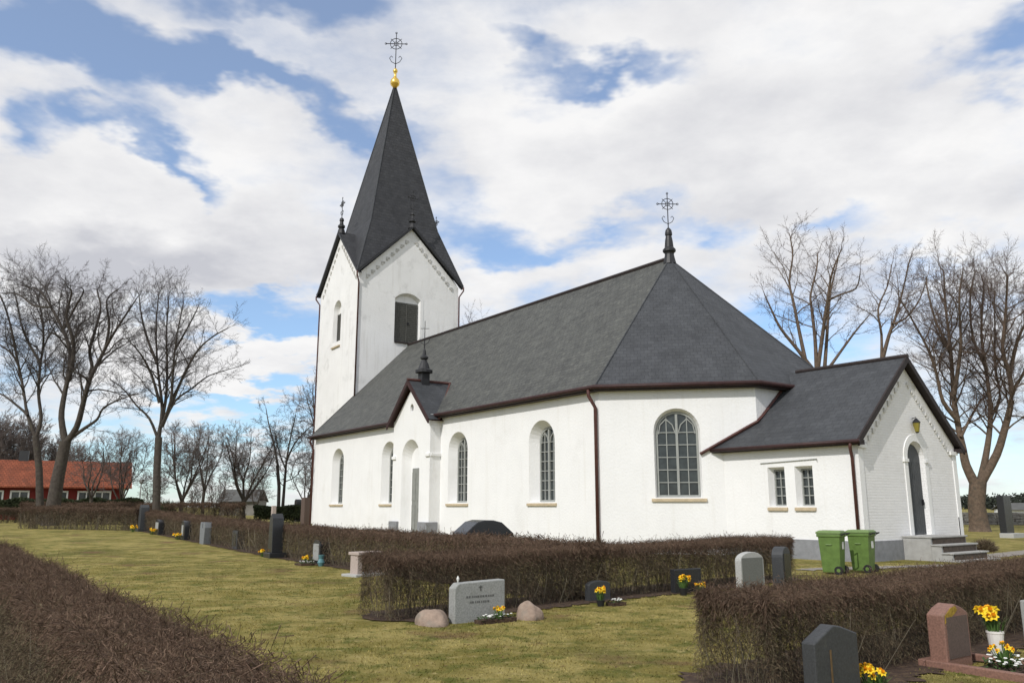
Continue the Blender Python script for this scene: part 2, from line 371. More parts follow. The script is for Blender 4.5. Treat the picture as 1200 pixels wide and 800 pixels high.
WHITEFL = mat('white_petals', (.72, .72, .68), .7, .1, 20)
GLEAF = mat('bedding_leaf', (.045, .075, .022), .7, .4, 30)
VASE = mat('white_vase', (.72, .69, .65), .5, .06, 8)
BINGREEN = mat('bin_plastic', (.108, .178, .042), .5, .22, 5, .05, 60, spec=.4)
BINLID = mat('bin_lid_plastic', (.150, .225, .075), .55, .2, 4, spec=.4)
RUBBER = mat('black_rubber', (.02, .02, .02), .7, .2, 10)
LABELW = mat('white_sticker', (.7, .7, .68), .5, .05, 10)
REDWOOD = mat('red_house_paint', (.16, .022, .018), .85, .2, 1.0, .2, 6)
TILE = mat('clay_tile', (.23, .066, .032), .85, .25, 1.2, .3, 5, patch=((.14, .052, .032), 1.4, .52, .75))
brickwork(TILE, .3, .36, .03, .8, .8, ((.8,) * 3, (1.15,) * 3, (.5,) * 3), .04)
WHITEP = mat('white_paint', (.78, .78, .76), .6, .05, 4)
GREYROOF = mat('grey_roofing', (.10, .10, .095), .8, .2, .8)
GREYWOOD = mat('weathered_boards', (.20, .19, .17), .9, .2, 1)
FOREST = mat('far_wood', (.030, .036, .026), .95, .4, .12, 0)
STONEWALL = mat('field_stone', (.16, .15, .135), .95, .4, 3, .9, 6, bdist=.08)

# ------------------------------------------------------------------ ground
def build_ground():
    def axis(lo, hi):
        a = [-3000, -1200, -500, -250, -140, -100]
        x = lo
        while x <= hi: a.append(x); x += 1.0
        return np.array(a + [140, 220, 400, 900, 3000])
    xs = axis(-80, 100); ys = np.array([-600, -200, -80] + [float(v) for v in range(-30, 112)] + [150, 220, 400, 800, 1500, 3500])
    rng = np.random.default_rng(3)
    V = np.array([(x, y, terr(x, y)) for y in ys for x in xs])
    nx = len(xs); F_ = [(j * nx + i, j * nx + i + 1, (j + 1) * nx + i + 1, (j + 1) * nx + i) for j in range(len(ys) - 1) for i in range(nx - 1)]
    me = bpy.data.meshes.new('ground'); me.from_pydata(V.tolist(), [], F_); me.update()
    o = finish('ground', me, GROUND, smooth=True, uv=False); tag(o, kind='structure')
build_ground()
def strip(name, a, b, wid, m, dz=.014, seed=0, rag=.11, seg=.07):
    """a ragged-edged sheet laid along a line on the ground"""
    rnd = random.Random(seed); a = Vector((a[0], a[1], 0)); b = Vector((b[0], b[1], 0)); d = b - a; L_ = d.length; d.normalize(); s = Vector((-d.y, d.x, 0))
    n = max(2, int(L_ / seg)); vs = []; K = 4
    for i in range(n + 1):
        c = a + d * (L_ * i / n)
        tp = min(1, (i + .4) / 8, (n - i + .4) / 8) ** .6; w1 = (wid / 2 + rnd.uniform(-rag, rag)) * tp; w2 = (wid / 2 + rnd.uniform(-rag, rag)) * tp
        for k in range(K + 1):
            p = c + s * (-w1 + (w1 + w2) * k / K)
            vs.append((p.x, p.y, terr(p.x, p.y) + dz))
    fs = [(i * (K + 1) + k, (i + 1) * (K + 1) + k, (i + 1) * (K + 1) + k + 1, i * (K + 1) + k + 1) for i in range(n) for k in range(K)]
    fs = [tuple(reversed(f)) for f in fs]
    return tag(MB().add(vs, fs).build(name, m, uv=False), kind='structure')

# ------------------------------------------------------------------ the church
SX = Vector((X0, Y0, 0))
church = empty('church', (X0, Y0, 0), PHI - math.pi / 2, 'white plastered church with slate roofs, tall west tower with spire and an eastern annex', 'church')
HE, LN, W, HR, A_, B_, AX, OV = 5.875, 26.5, 12.69, 12.47, 3.96, 3.8, -2.2, .30
C_ = W / 2
GZ = -.3     # walls go a little into the ground

def arch(w, z0, z1, n=14, flat=False, seg=None):
    """outline of an opening centred on u=0, counter-clockwise from outside"""
    if flat: return [(-w / 2, z0), (w / 2, z0), (w / 2, z1), (-w / 2, z1)]
    if seg:   # segmental arch with rise seg
        r = (w * w / 4 + seg * seg) / (2 * seg); cz = z1 - r; a0 = math.asin(w / 2 / r)
        return [(-w / 2, z0), (w / 2, z0)] + [(r * math.sin(a0 - 2 * a0 * k / n), cz + r * math.cos(a0 - 2 * a0 * k / n)) for k in range(n + 1)]
    r = w / 2; cz = z1 - r
    return [(-r, z0), (r, z0)] + [(r * math.cos(math.pi * k / n), cz + r * math.sin(math.pi * k / n)) for k in range(n + 1)]

class Plane:
    """a vertical wall plane: u runs from p to q, outward is to the right of p->q"""
    def __init__(s, p, q):
        s.p = Vector((p[0], p[1], 0)); s.d = (Vector((q[0], q[1], 0)) - s.p); s.len = s.d.length; s.d.normalize(); s.n = Vector((s.d.y, -s.d.x, 0))
    def at(s, u, z, out=0.0): return s.p + s.d * u + s.n * out + Vector((0, 0, z))
    def M(s, u, z=0, out=0):
        m = Matrix((s.d, s.n * -1, Vector((0, 0, 1)))).transposed().to_4x4(); m.translation = s.at(u, z, out); return m
def panel(mb, pl, outline, holes=(), out=0.0):
    """holes: (outer loop, inner loop, depth) ; the wall face is cut and the jambs are added"""
    loops = [outline] + [h[0] for h in holes]
    flat = [p for l in loops for p in l]
    tris = tessellate_polygon([[Vector((x, z, 0)) for x, z in l] for l in loops])
    vs = [pl.at(u, z, out) for u, z in flat]
    fs = []
    for t in tris:
        a, b, c = [Vector(flat[i]) for i in t]
        ar = (b.x - a.x) * (c.y - a.y) - (b.y - a.y) * (c.x - a.x)
        if abs(ar) < 1e-9: continue
        fs.append(tuple(t) if ar > 0 else tuple(reversed(t)))
    mb.add(vs, fs)
    for o_, i_, dep in holes:
        n = len(o_)
        mb.add([pl.at(u, z, out) for u, z in o_] + [pl.at(u, z, out - dep) for u, z in i_],
               [((k + 1) % n, k, n + k, n + (k + 1) % n)[::-1] if False else (k, (k + 1) % n, n + (k + 1) % n, n + k)[::-1] for k in range(n)])
def sh(loop, du): return [(u + du, z) for u, z in loop]
def slab(mb, pl, loop, o0, o1):
    """solid of a wall-plane outline between two distances from the wall"""
    bot = [pl.at(u, z, o0) for u, z in loop]; top = [pl.at(u, z, o1) for u, z in loop]
    mb.prism(bot, top)
def wbar(mb, pl, a, b, w, o0, o1):
    a, b = Vector(a), Vector(b); d = (b - a).normalized(); s = Vector((-d.y, d.x)) * (w / 2)
    slab(mb, pl, [tuple(a - s), tuple(b - s), tuple(b + s), tuple(a + s)], o0, o1)

def window(pl, u, w, z0, z1, depth, rows, lights=2, sill=True, arched=True, sillw=None, fr=.07):
    """frame with muntins; the pane and the sill are its children"""
    out = sh(arch(w, z0, z1, flat=not arched), u); inn = sh(arch(w - 2 * fr, z0 + fr, z1 - fr, flat=not arched), u)
    mb = MB(); n = len(out); o0, o1 = -depth - .05, -depth + .035
    V = [pl.at(a, z, o1) for a, z in out] + [pl.at(a, z, o1) for a, z in inn] + [pl.at(a, z, o0) for a, z in inn]
    mb.add(V, [(k, (k + 1) % n, n + (k + 1) % n, n + k) for k in range(n)] + [(n + k, n + (k + 1) % n, 2 * n + (k + 1) % n, 2 * n + k) for k in range(n)])
    r = w / 2 - fr
    def ztop(x):
        return (z1 - w / 2 + math.sqrt(max(0, r * r - x * x))) if arched else z1 - fr
    if lights == 2:
        wbar(mb, pl, (u, z0 + fr), (u, ztop(0) - .02), .085, o0, o1 + .01)
        for s in (-1, 1):
            x = s * (w / 4 - .01); wbar(mb, pl, (u + x, z0 + fr), (u + x, ztop(x) - .01), .032, o0, o1 - .015)
            if arched:   # pointed head of each light
                zs = z1 - w / 2 - .05
                pts = [(u + s * .04, zs), (u + s * (w * .10), zs + w * .22), (u + s * w / 4, zs + w * .36), (u + s * (w * .39), zs + w * .22), (u + s * (r - .03), zs)]
                for p, q in zip(pts, pts[1:]): wbar(mb, pl, p, q, .035, o0, o1 - .012)
    else:
        wbar(mb, pl, (u, z0 + fr), (u, z1 - fr), .03, o0, o1 - .015)
    top = (z1 - w / 2) if arched else z1
    for k in range(1, rows + (1 if arched else 0)):
        z = z0 + fr + (top - z0 - fr) * k / rows
        wbar(mb, pl, (u - r, z), (u + r, z), .03, o0 + .002, o1 - .018)
    w_ob = mb.build('window', FRAME, church)
    g = MB(); g.poly([pl.at(a, z, -depth - .03) for a, z in inn]).build('pane', GLASS, w_ob)
    if sill:
        sw = sillw or w + .5
        s = MB(); s.prism([pl.at(u - sw / 2, z0 - .13, -depth + .01), pl.at(u - sw / 2, z0 - .16, .07), pl.at(u + sw / 2, z0 - .16, .07), pl.at(u + sw / 2, z0 - .13, -depth + .01)],
                          [pl.at(u - sw / 2, z0 - .005, -depth + .01), pl.at(u - sw / 2, z0 - .06, .07), pl.at(u + sw / 2, z0 - .06, .07), pl.at(u + sw / 2, z0 - .005, -depth + .01)])
        s.build('sill', SANDST, w_ob, bevel=.012)
    return w_ob

# ---- nave and apse walls
S_ = Plane((-LN, 0), (0, 0)); SE = Plane((0, 0), (A_, B_)); EE = Plane((A_, B_), (A_, W - B_)); NE = Plane((A_, W - B_), (0, W)); NN = Plane((0, W), (-LN, W)); WW = Plane((-LN, W), (-LN, 0))
WT = HE + .08
mb = MB()
WIN_E = (-23.0, -16.52, -9.70, -3.45)
holes = []
for e in WIN_E:
    u = e + LN; holes.append((sh(arch(1.66, 1.78, 4.97), u), sh(arch(1.18, 1.80, 4.72), u), .40))
panel(mb, S_, [(0, GZ), (S_.len, GZ), (S_.len, WT), (0, WT)], holes)
uw = 2.72
panel(mb, SE, [(0, GZ), (SE.len, GZ), (SE.len, WT), (0, WT)], [(sh(arch(1.62, 1.92, 5.05), uw), sh(arch(1.48, 1.94, 4.95), uw), .22)])
for pl in (EE, NE, NN): panel(mb, pl, [(0, GZ), (pl.len, GZ), (pl.len, WT), (0, WT)])
panel(mb, WW, [(0, GZ), (W, GZ), (W, WT), (C_, HR - .25), (0, WT)])
nave = mb.build('nave_wall', PLASTER, church)
for e in WIN_E: window(S_, e + LN, 1.18, 1.80, 4.72, .40, 6, sillw=1.86)
window(SE, uw, 1.48, 1.94, 4.95, .22, 5, sillw=1.9)

# ---- nave roof with hipped apse
t_ = OV * math.tan(math.pi / 8)
ES, EC, ED, EN = (t_, -OV), (A_ + OV, B_ - t_), (A_ + OV, W - B_ + t_), (t_, W + OV)
XW = -LN - .32
def roof_solid(mb, top, th):
    """a roof slope with thickness straight down"""
    bot = [(p[0], p[1], p[2] - th) for p in top]; mb.prism(bot, top)
V3 = lambda p, z: (p[0], p[1], z)
apex = (AX, C_, HR)
mb = MB()
def roof_tops():
    yield 0, [(XW, -OV, HE), V3(ES, HE), apex, (XW, C_, HR)]
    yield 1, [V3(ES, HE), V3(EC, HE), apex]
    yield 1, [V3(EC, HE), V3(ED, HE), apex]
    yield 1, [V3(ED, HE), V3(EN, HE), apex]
    yield 0, [V3(EN, HE), (XW, W + OV, HE), (XW, C_, HR), apex]
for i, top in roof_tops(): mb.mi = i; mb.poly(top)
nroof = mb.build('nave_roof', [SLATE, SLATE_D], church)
mb = MB()
ring = [(XW, -OV), ES, EC, ED, EN, (XW, W + OV)]
for p, q in zip(ring, ring[1:]):      # fascia and soffit
    mb.poly([V3(p, HE - .16), V3(q, HE - .16), V3(q, HE), V3(p, HE)])
inr = [(XW, .05), (-.02, .05), (A_ - .05, B_ + .02), (A_ - .05, W - B_ - .02), (-.02, W - .05), (XW, W - .05)]
for k in range(5): mb.poly([V3(inr[k], HE - .16), V3(inr[k + 1], HE - .16), V3(ring[k + 1], HE - .16), V3(ring[k], HE - .16)])
for s in ((-OV, C_), (W + OV, C_)):   # verge boards at the west gable
    mb.prism([(XW, s[0], HE - .22), (XW + .05, s[0], HE - .22), (XW + .05, C_, HR - .22), (XW, C_, HR - .22)],
             [(XW, s[0], HE + .03), (XW + .05, s[0], HE + .03), (XW + .05, C_, HR + .03), (XW, C_, HR + .03)])
    mb.poly([(XW + .05, s[0], HE - .16), (-LN, s[0], HE - .16), (-LN, C_, HR - .16), (XW + .05, C_, HR - .16)])
mb.build('eaves_board', DARKTRIM, nroof)
mb = MB(); mb.tube([(XW, C_, HR + .02), (AX, C_, HR + .02)], .11, 8); mb.build('ridge_cap', DARKTRIM, nroof)
mb = MB()
for p in (ES, EC, ED, EN): mb.tube([V3(p, HE + .02), (AX, C_, HR + .01)], .028, 6)
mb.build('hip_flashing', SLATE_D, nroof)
go = .07
t2 = (OV + go) * math.tan(math.pi / 8)
gr = [(XW, -OV - go), (t2, -OV - go), (A_ + OV + go, B_ - t2), (A_ + OV + go, W - B_ + t2), (t2, W + OV + go), (XW, W + OV + go)]
mb = MB(); mb.tube([V3(p, HE - .03) for p in gr], .085, 8); mb.build('gutter', GUTTER, church, smooth=True)

def downpipe(pts, r=.055, m=REDMETAL, parent=None, brackets=()):
    o = MB().tube(pts, r, 8).build('downpipe', m, parent or church, smooth=True)
    return o
q = SE.at(-.02, 0, .12)
downpipe([(-.16, -OV - .07, HE - .1), (-.16, -OV - .07, HE - .32), (-.08, -.12, HE - .75), (-.08, -.12, 0)], .065)
downpipe([(-LN + .02, -OV - .07, HE - .1), (-LN - .05, -OV - .07, HE - .3), (-LN - .07, -.10, HE - .8), (-LN - .07, -.10, .3)], .06)

# ---- finials
def iron_cross(mb, c, h, ringr, ax, w=.022, up=(0, 0, 1)):
    """standing wrought cross: stem, ring with a cross in it, scrolls at its foot"""
    c, ax, up = Vector(c), Vector(ax).normalized(), Vector(up)
    zc = h * .70
    mb.tube([c, c + up * h], [w * 1.3, w], 6)
    mb.tube([c + up * zc - ax * ringr * 1.75, c + up * zc + ax * ringr * 1.75], w, 6)
    mb.ring(c + up * zc, ringr, w * .9, ax, up)
    mb.ring(c + up * zc, ringr * .35, w * .9, ax, up, 10)
    for a in range(4):
        an = math.pi / 4 + a * math.pi / 2
        v = ax * math.cos(an) + up * math.sin(an); mb.tube([c + up * zc + v * ringr * .35, c + up * zc + v * ringr * 1.3], w * .8, 5)
    for s in (-1, 1):
        for tip in (c + up * zc + ax * s * ringr * 1.75,):
            mb.ring(tip, w * 2.4, w * .7, ax, up, 8)
        mb.tube([c + up * h * .14, c + up * h * .2 + ax * s * ringr * .7, c + up * h * .3 + ax * s * ringr * 1.05, c + up * h * .36 + ax * s * ringr * .75, c + up * h * .32 + ax * s * ringr * .5], w * .85, 5)
    mb.ring(c + up * (h * 1.0), w * 2.4, w * .7, ax, up, 8)
NL = Vector((0, 1, 0))
CR = Vector((.55, .83, 0)).normalized()
mb = MB(); mb.lathe((AX, C_, HR - .25), [(.30, 0), (.24, .25), (.2, .45), (.22, .52), (.29, .58), (.29, .68), (.2, .78), (.17, 1.1), (.13, 1.32), (.16, 1.36), (.16, 1.46), (.13, 1.6), (.05, 1.7)], 12)
fin = mb.build('finial', BLACKMETAL, church)
mb = MB(); iron_cross(mb, (AX, C_, HR + 1.4), 1.7, .26, CR, .019); mb.build('iron_cross', IRON, fin)

# ---- tower
TY, T_, HTE, HTG, HSP = -.0539, 7.56, 17.18, 21.0, 33.75
ct, st = math.cos(TY), math.sin(TY)
def Q(x, n, z=None):
    p = (-LN + ct * x - st * n, C_ + .017 + st * x + ct * n)
    return p if z is None else (p[0], p[1], z)
h2 = T_ / 2
TS, TE, TN, TW = Plane(Q(-T_, -h2), Q(0, -h2)), Plane(Q(0, -h2), Q(0, h2)), Plane(Q(0, h2), Q(-T_, h2)), Plane(Q(-T_, h2), Q(-T_, -h2))
mb = MB()
gab = [(0, GZ), (T_, GZ), (T_, HTE - .12), (h2, HTG - .2), (0, HTE - .12)]
us = 3.65; ue = 3.62
panel(mb, TS, gab, [(sh(arch(1.5, 12.95, 15.95), us), sh(arch(1.25, 12.97, 15.8), us), .36)])
panel(mb, TE, gab, [(sh(arch(1.95, 12.6, 16.1, seg=.42), ue), sh(arch(1.72, 12.62, 15.95, seg=.36), ue), .30)])
panel(mb, TN, gab); panel(mb, TW, gab)
for pl, u, dep, top, w in ((TS, us, .36, 15.8, 1.25), (TE, ue, .30, 15.95, 1.72)):    # back of the blind arch over the shutter
    lp = sh(arch(w, 12.97 if pl is TS else 12.62, top) if pl is TS else arch(w, 12.62, top, seg=.36), u)
    mb.poly([pl.at(a, z, -dep) for a, z in lp])
# raised plaster band round the opening
for k in range(14):
    o_ = arch(2.35, 12.6, 16.32, seg=.55); i_ = arch(1.95, 12.6, 16.1, seg=.42)
n = len(o_)
mb.add([TE.at(ue + a, z, .02) for a, z in o_[1:]] + [TE.at(ue + a, z, .02) for a, z in i_[1:]], [(k, k + 1, n - 1 + k + 1, n - 1 + k) for k in range(n - 2)])
tower = mb.build('tower_wall', PLASTER_T, church)
def louvre(pl, u, w, z0, z1, out, parent):
    mb = MB(); slab(mb, pl, [(u - w / 2, z0), (u + w / 2, z0), (u + w / 2, z1), (u - w / 2, z1)], out, out + .06)
    k = z0 + .12
    while k < z1 - .08:
        slab(mb, pl, [(u - w / 2 + .07, k), (u + w / 2 - .07, k), (u + w / 2 - .07, k + .055), (u - w / 2 + .07, k + .055)], out + .06, out + .085); k += .13
    for a in (u - w / 2 + .035, u, u + w / 2 - .035): wbar(mb, pl, (a, z0), (a, z1), .07, out + .06, out + .10)
    return mb.build('shutter', SHUTTER, parent)
lv = louvre(TE, ue, 1.66, 12.7, 15.45, -.28, tower)
MB().box((0, 0, 0), (.14, .03, .14), TE.M(ue + .1, 14.0, -.16)).build('latch', IRON, church).name = 'shutter_latch'
louvre(TS, us, 1.2, 13.02, 15.05, -.345, tower)
for pl, u, w in ((TS, us, 1.6), (TE, ue, 1.9)):
    MB().box((0, 0, 0), (w, .3, .1), pl.M(u, 12.58, -.05)).build('sill', SANDST if pl is TS else DARKTRIM, tower)
# toothed brick frieze under the gables
def frieze(pl, half, z0, z1, count, size, m, parent, drop=.55):
    for s in (-1, 1):
        for k in range(1, count + 1):
            f = k / (count + 1); u = half + s * half * .93 * (1 - f); z = z0 + (z1 - z0) * f - drop
            mb = MB(); g = size / 2   # a stepped tooth: one L-shaped outline
            lp = [(u - s * g, z + g), (u - s * g, z), (u, z), (u, z - g), (u + s * g, z - g), (u + s * g, z + g)]
            if s > 0: lp = lp[::-1][::-1]
            ar = sum(lp[i][0] * lp[(i + 1) % 6][1] - lp[(i + 1) % 6][0] * lp[i][1] for i in range(6))
            if ar < 0: lp = lp[::-1]
            slab(mb, pl, lp, -.02, .05); mb.f = [q[::-1] for q in mb.f]
            mb.build('corbel', m, parent)
TEETH = mat('weathered_teeth', (.50, .49, .465), .95, .25, 4)
frieze(TE, h2, HTE - .1, HTG - .3, 9, .26, TEETH, tower)
frieze(TS, h2, HTE - .1, HTG - .3, 9, .26, TEETH, tower)
# spire
ov = .28; hs = h2 + ov
ctr = Vector(Q(-h2, 0, 0))
def Qc(x, n, z): return Q(-h2 + x, n, z)
FZ, FS = 21.45, 2.62          # the slim upper spire starts here and flares below
k_in = FS + (hs - FS) * (FZ - HTG - .02) / (FZ - HTE + .05)
mb = MB(); apx = Qc(0, 0, HSP)
cor = [(hs, -hs), (hs, hs), (-hs, hs), (-hs, -hs)]
mid = [(1, 0), (0, 1), (-1, 0), (0, -1)]
for i in range(4):
    a, b = cor[i], cor[(i + 1) % 4]; m_ = mid[i]; q_ = FS / hs
    inn = Qc(m_[0] * k_in, m_[1] * k_in, HTG + .02); outp = Qc(m_[0] * hs, m_[1] * hs, HTG + .02)
    ca, cb = Qc(*a, HTE - .05), Qc(*b, HTE - .05); ua, ub = Qc(a[0] * q_, a[1] * q_, FZ), Qc(b[0] * q_, b[1] * q_, FZ)
    mb.poly([ua, ub, apx]); mb.poly([ca, inn, ua]); mb.poly([inn, ub, ua]); mb.poly([inn, cb, ub])
    mb.poly([ca, outp, inn]); mb.poly([outp, cb, inn])
spire = mb.build('spire', SLATE_S, church)
mb = MB()
for i in range(4):
    a, b = cor[i], cor[(i + 1) % 4]; m_ = mid[i]
    for c in (a, b):
        p0 = Vector(Qc(*c, HTE - .05)); p1 = Vector(Qc(m_[0] * hs, m_[1] * hs, HTG + .02))
        inw = Vector(Qc(0, 0, 0)) - Vector(Qc(m_[0], m_[1], 0))
        for dz0, dz1, dd in ((-.2, .03, .05),):
            q0, q1 = p0 + inw * dd, p1 + inw * dd
            z0, z1 = Vector((0, 0, dz0)), Vector((0, 0, dz1))
            mb.prism([p0 + z0, q0 + z0, q1 + z0, p1 + z0], [p0 + z1, q0 + z1, q1 + z1, p1 + z1])
        q0, q1 = p0 + inw * .34, p1 + inw * .34
        mb.poly([p0 + Vector((0, 0, -.15)), q0 + Vector((0, 0, -.15)), q1 + Vector((0, 0, -.15)), p1 + Vector((0, 0, -.15))])
mb.build('verge_board', BLACKMETAL, spire)
mb = MB()
for c in cor: mb.tube([Qc(*c, HTE - .02), Qc(c[0] * FS / hs, c[1] * FS / hs, FZ), Qc(c[0] * .012, c[1] * .012, HSP - .1)], .035, 5)
mb.build('spire_arris', SLATE_D, spire)
orb = MB().lathe(Qc(0, 0, HSP - .35), [(.15, 0), (.18, .12), (.34, .3), (.375, .48), (.32, .70), (.17, .88), (.11, 1.02), (.10, 1.28), (.17, 1.38), (.19, 1.49), (.14, 1.62), (.04, 1.72)], 16).build('gilt_orb', GOLD, spire, smooth=True)
mb = MB(); iron_cross(mb, Qc(0, 0, HSP + 1.3), 3.1, .46, CR, .031); mb.build('iron_cross', IRON, spire)
for i, m_ in enumerate(mid):
    c = Vector(Qc(m_[0] * (hs - .25), m_[1] * (hs - .25), HTG - .15))
    mb = MB(); mb.lathe(c, [(.30, 0), (.24, .3), (.16, .42), (.26, .5), (.26, .62), (.15, .72), (.12, .95), (.17, 1.0), (.15, 1.15), (.04, 1.25)], 10)
    iron_cross(mb, c + Vector((0, 0, 1.2)), 1.55, .22, Vector((m_[1], m_[0], 0)) if True else CR, .024)
    mb.build('gable_finial', BLACKMETAL, church)
for c, pl in (((hs, -hs), 0), ((-hs, -hs), 1), ((hs, hs), 0)):
    top = Vector(Qc(*c, HTE - .1)); base = Vector(Qc(math.copysign(h2 + .05, c[0]), math.copysign(h2 + .05, c[1]), 0))
    zb = 8.4 if c == (hs, -hs) else (.4 if c[0] < 0 else 11.2)
    downpipe([top, top - Vector((0, 0, .25)), Vector((base.x, base.y, HTE - .8)), Vector((base.x, base.y, zb))], .055, REDMETAL)

# ---- south porch
PE0, PE1, PN = -14.93, -11.23, -.58
PC = (PE0 + PE1) / 2; pw = PE1 - PE0
PS = Plane((PE0, PN), (PE1, PN)); PR = Plane((PE1, PN), (PE1, 0)); PLf = Plane((PE0, 0), (PE0, PN))
mb = MB()
pu = pw / 2 - .02
din = sh(arch(1.30, .2, 4.45), pu)
panel(mb, PS, [(0, GZ), (pw, GZ), (pw, 5.72), (pw / 2, 7.38), (0, 5.72)], [(sh(arch(1.78, .2, 4.82), pu), din, .42), (sh([(.17 * math.cos(a * math.pi / 6), 6.35 + .21 * math.sin(a * math.pi / 6)) for a in range(12)], pw / 2), sh([(.15 * math.cos(a * math.pi / 6), 6.35 + .19 * math.sin(a * math.pi / 6)) for a in range(12)], pw / 2), .12)])
mb.poly([PS.at(u, z, -.42) for u, z in din])
for pl in (PR, PLf): panel(mb, pl, [(0, GZ), (pl.len, GZ), (pl.len, 5.9), (0, 5.9)])
panel(mb, PR, [(.6, GZ), (.601, GZ), (.601, .3), (.6, .3)])
porch = mb.build('porch_wall', PLASTER, church)
for u in (.16, pw - .16): MB().box((0, 0, 0), (.36, .1, .16), PS.M(u, 4.0, .03)).build('impost', PLASTER, porch, bevel=.02)
MB().box((0, 0, 0), (.56, .08, .158), PR.M(.3, 4.0, .03)).build('impost', PLASTER, porch, bevel=.02)
MB().box((0, 0, 0), (.82, .5, 1.0), PS.M(.36, .42, -.12)).build('porch_plinth', PLINTH, porch, bevel=.02)
MB().box((0, 0, 0), (.86, .62, 1.0), PS.M(pw - .36, .42, -.14)).build('porch_plinth', PLINTH, porch, bevel=.02)
dr = MB(); slab(dr, PS, [(pu - .42, .35), (pu + .46, .35), (pu + .46, 3.45), (pu - .42, 3.45)], -.415, -.36)
for x in (-.24, .24):
    for z0, z1 in ((.55, 1.7), (1.9, 3.25)): slab(dr, PS, [(pu + x - .17, z0), (pu + x + .17, z0), (pu + x + .17, z1), (pu + x - .17, z1)], -.36, -.34)
pd = dr.build('door', DOORP, church)
MB().box((0, 0, 0), (.05, .08, .2), PS.M(pu + .38, 1.45, -.32)).build('handle', IRON, pd)
MB().poly([PS.at(pw / 2 + .15 * math.cos(a * math.pi / 6), 6.35 + .19 * math.sin(a * math.pi / 6), -.11) for a in range(12)]).build('roundel', SHUTTER, porch)
mb = MB()
pov = .26; pz, prz = 5.62, 7.72; pf = PN - .30
mb.poly([(PE0 - pov, pf, pz), (PC, pf, prz), (PC, 1.7, prz), (PE0 - pov, -.25, pz)][::-1]); mb.poly([(PE1 + pov, pf, pz), (PC, pf, prz), (PC, 1.7, prz), (PE1 + pov, -.25, pz)])
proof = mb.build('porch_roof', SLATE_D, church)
mb = MB()
for ex in (PE0 - pov, PE1 + pov):
    mb.prism([(ex, pf - .01, pz - .2), (ex, pf + .06, pz - .2), (PC, pf + .06, prz - .24), (PC, pf - .01, prz - .24)], [(ex, pf - .01, pz + .03), (ex, pf + .06, pz + .03), (PC, pf + .06, prz + .03), (PC, pf - .01, prz + .03)])
    mb.poly([(ex, pf, pz - .06), (ex, -.02, pz - .06), (PC, -.02, prz - .1), (PC, pf, prz - .1)])
mb.build('verge_board', GUTTER, proof)
mb = MB(); mb.tube([(PC, pf, prz + .02), (PC, 1.6, prz + .02)], .08, 6)
for ex in (PE0 - pov, PE1 + pov): mb.tube([(ex, -.28, pz + .05), (PC, 1.58, prz + .03)], .07, 6)
mb.build('valley_flashing', REDMETAL, proof)
mb = MB(); fc = (PC, .05, prz - .12)
mb.box((PC, .05, prz + .12), (.42, .42, .75))
mb.lathe(fc, [(.25, .5), (.44, .56), (.44, .68), (.30, .76), (.22, 1.0), (.12, 1.22), (.2, 1.28), (.2, 1.36), (.1, 1.45), (.07, 1.7), (.03, 1.8)], 12)
pfn = mb.build('finial', BLACKMETAL, church)
mb = MB(); c0 = Vector((PC, .05, prz + 1.6)); mb.tube([c0, c0 + Vector((0, 0, 1.5))], [.03, .015], 6)
for s_ in (-1, 1): mb.tube([c0 + Vector((0, 0, .25)), c0 + Vector((0, 0, .4)) + CR * s_ * .2, c0 + Vector((0, 0, .62)) + CR * s_ * .26], .013, 5)
mb.tube([c0 + Vector((0, 0, 1.1)) - CR * .22, c0 + Vector((0, 0, 1.1)) + CR * .22], .014, 5); mb.build('iron_cross', IRON, pfn)

# ---- eastern annex (sacristy)
AE, AW, AH, AR, AY, AC = 7.92, 3.2, 3.61, 6.48, .038, 6.205
ca, sa = math.cos(AY), math.sin(AY)
def RA(x, n, z=None):
    p = (A_ + ca * (x - A_) - sa * n, AC + sa * (x - A_) + ca * n)
    return p if z is None else (p[0], p[1], z)
AS, AG, AN = Plane(RA(2.2, -AW), RA(AE, -AW)), Plane(RA(AE, -AW), RA(AE, AW)), Plane(RA(AE, AW), RA(2.2, AW))
mb = MB(); aw_t = AH + .05
awin = []
for e in (5.05, 6.06): awin.append(e - 2.2)
panel(mb, AS, [(0, GZ), (AS.len, GZ), (AS.len, aw_t), (0, aw_t)], [(sh(arch(.64, 1.62, 2.88, flat=True), u), sh(arch(.46, 1.64, 2.80, flat=True), u), .26) for u in awin])
panel(mb, AN, [(0, GZ), (AN.len, GZ), (AN.len, aw_t), (0, aw_t)])
annex = mb.build('annex_wall', PLASTER, church)
mb = MB(); du = AW + .36
doo = sh(arch(1.14, .72, 3.72), du); doi = sh(arch(.98, .72, 3.62), du)
panel(mb, AG, [(0, GZ), (2 * AW, GZ), (2 * AW, aw_t), (AW, AR - .2), (0, aw_t)], [(doo, doi, .15)])
agab = mb.build('annex_gable', PAINTBRICK, church)
o_ = arch(1.58, .72, 3.94); i_ = arch(1.14, .72, 3.72); n = len(o_)
mb = MB()
o3 = [(du + a, z) for a, z in o_[1:]] + [(du + o_[0][0], o_[0][1])]; i3 = [(du + a, z) for a, z in i_[1:]] + [(du + i_[0][0], i_[0][1])]
n = len(o3)
VS = [AG.at(a, z, .03) for a, z in o3] + [AG.at(a, z, .03) for a, z in i3] + [AG.at(a, z, 0) for a, z in o3] + [AG.at(a, z, 0) for a, z in i3]
FS = []
for k in range(n - 1): FS += [(k, k + 1, n + k + 1, n + k), (2 * n + k + 1, 2 * n + k, k, k + 1)[::-1] if False else (2 * n + k, 2 * n + k + 1, k + 1, k), (n + k, n + k + 1, 3 * n + k + 1, 3 * n + k)]
mb.add(VS, FS)
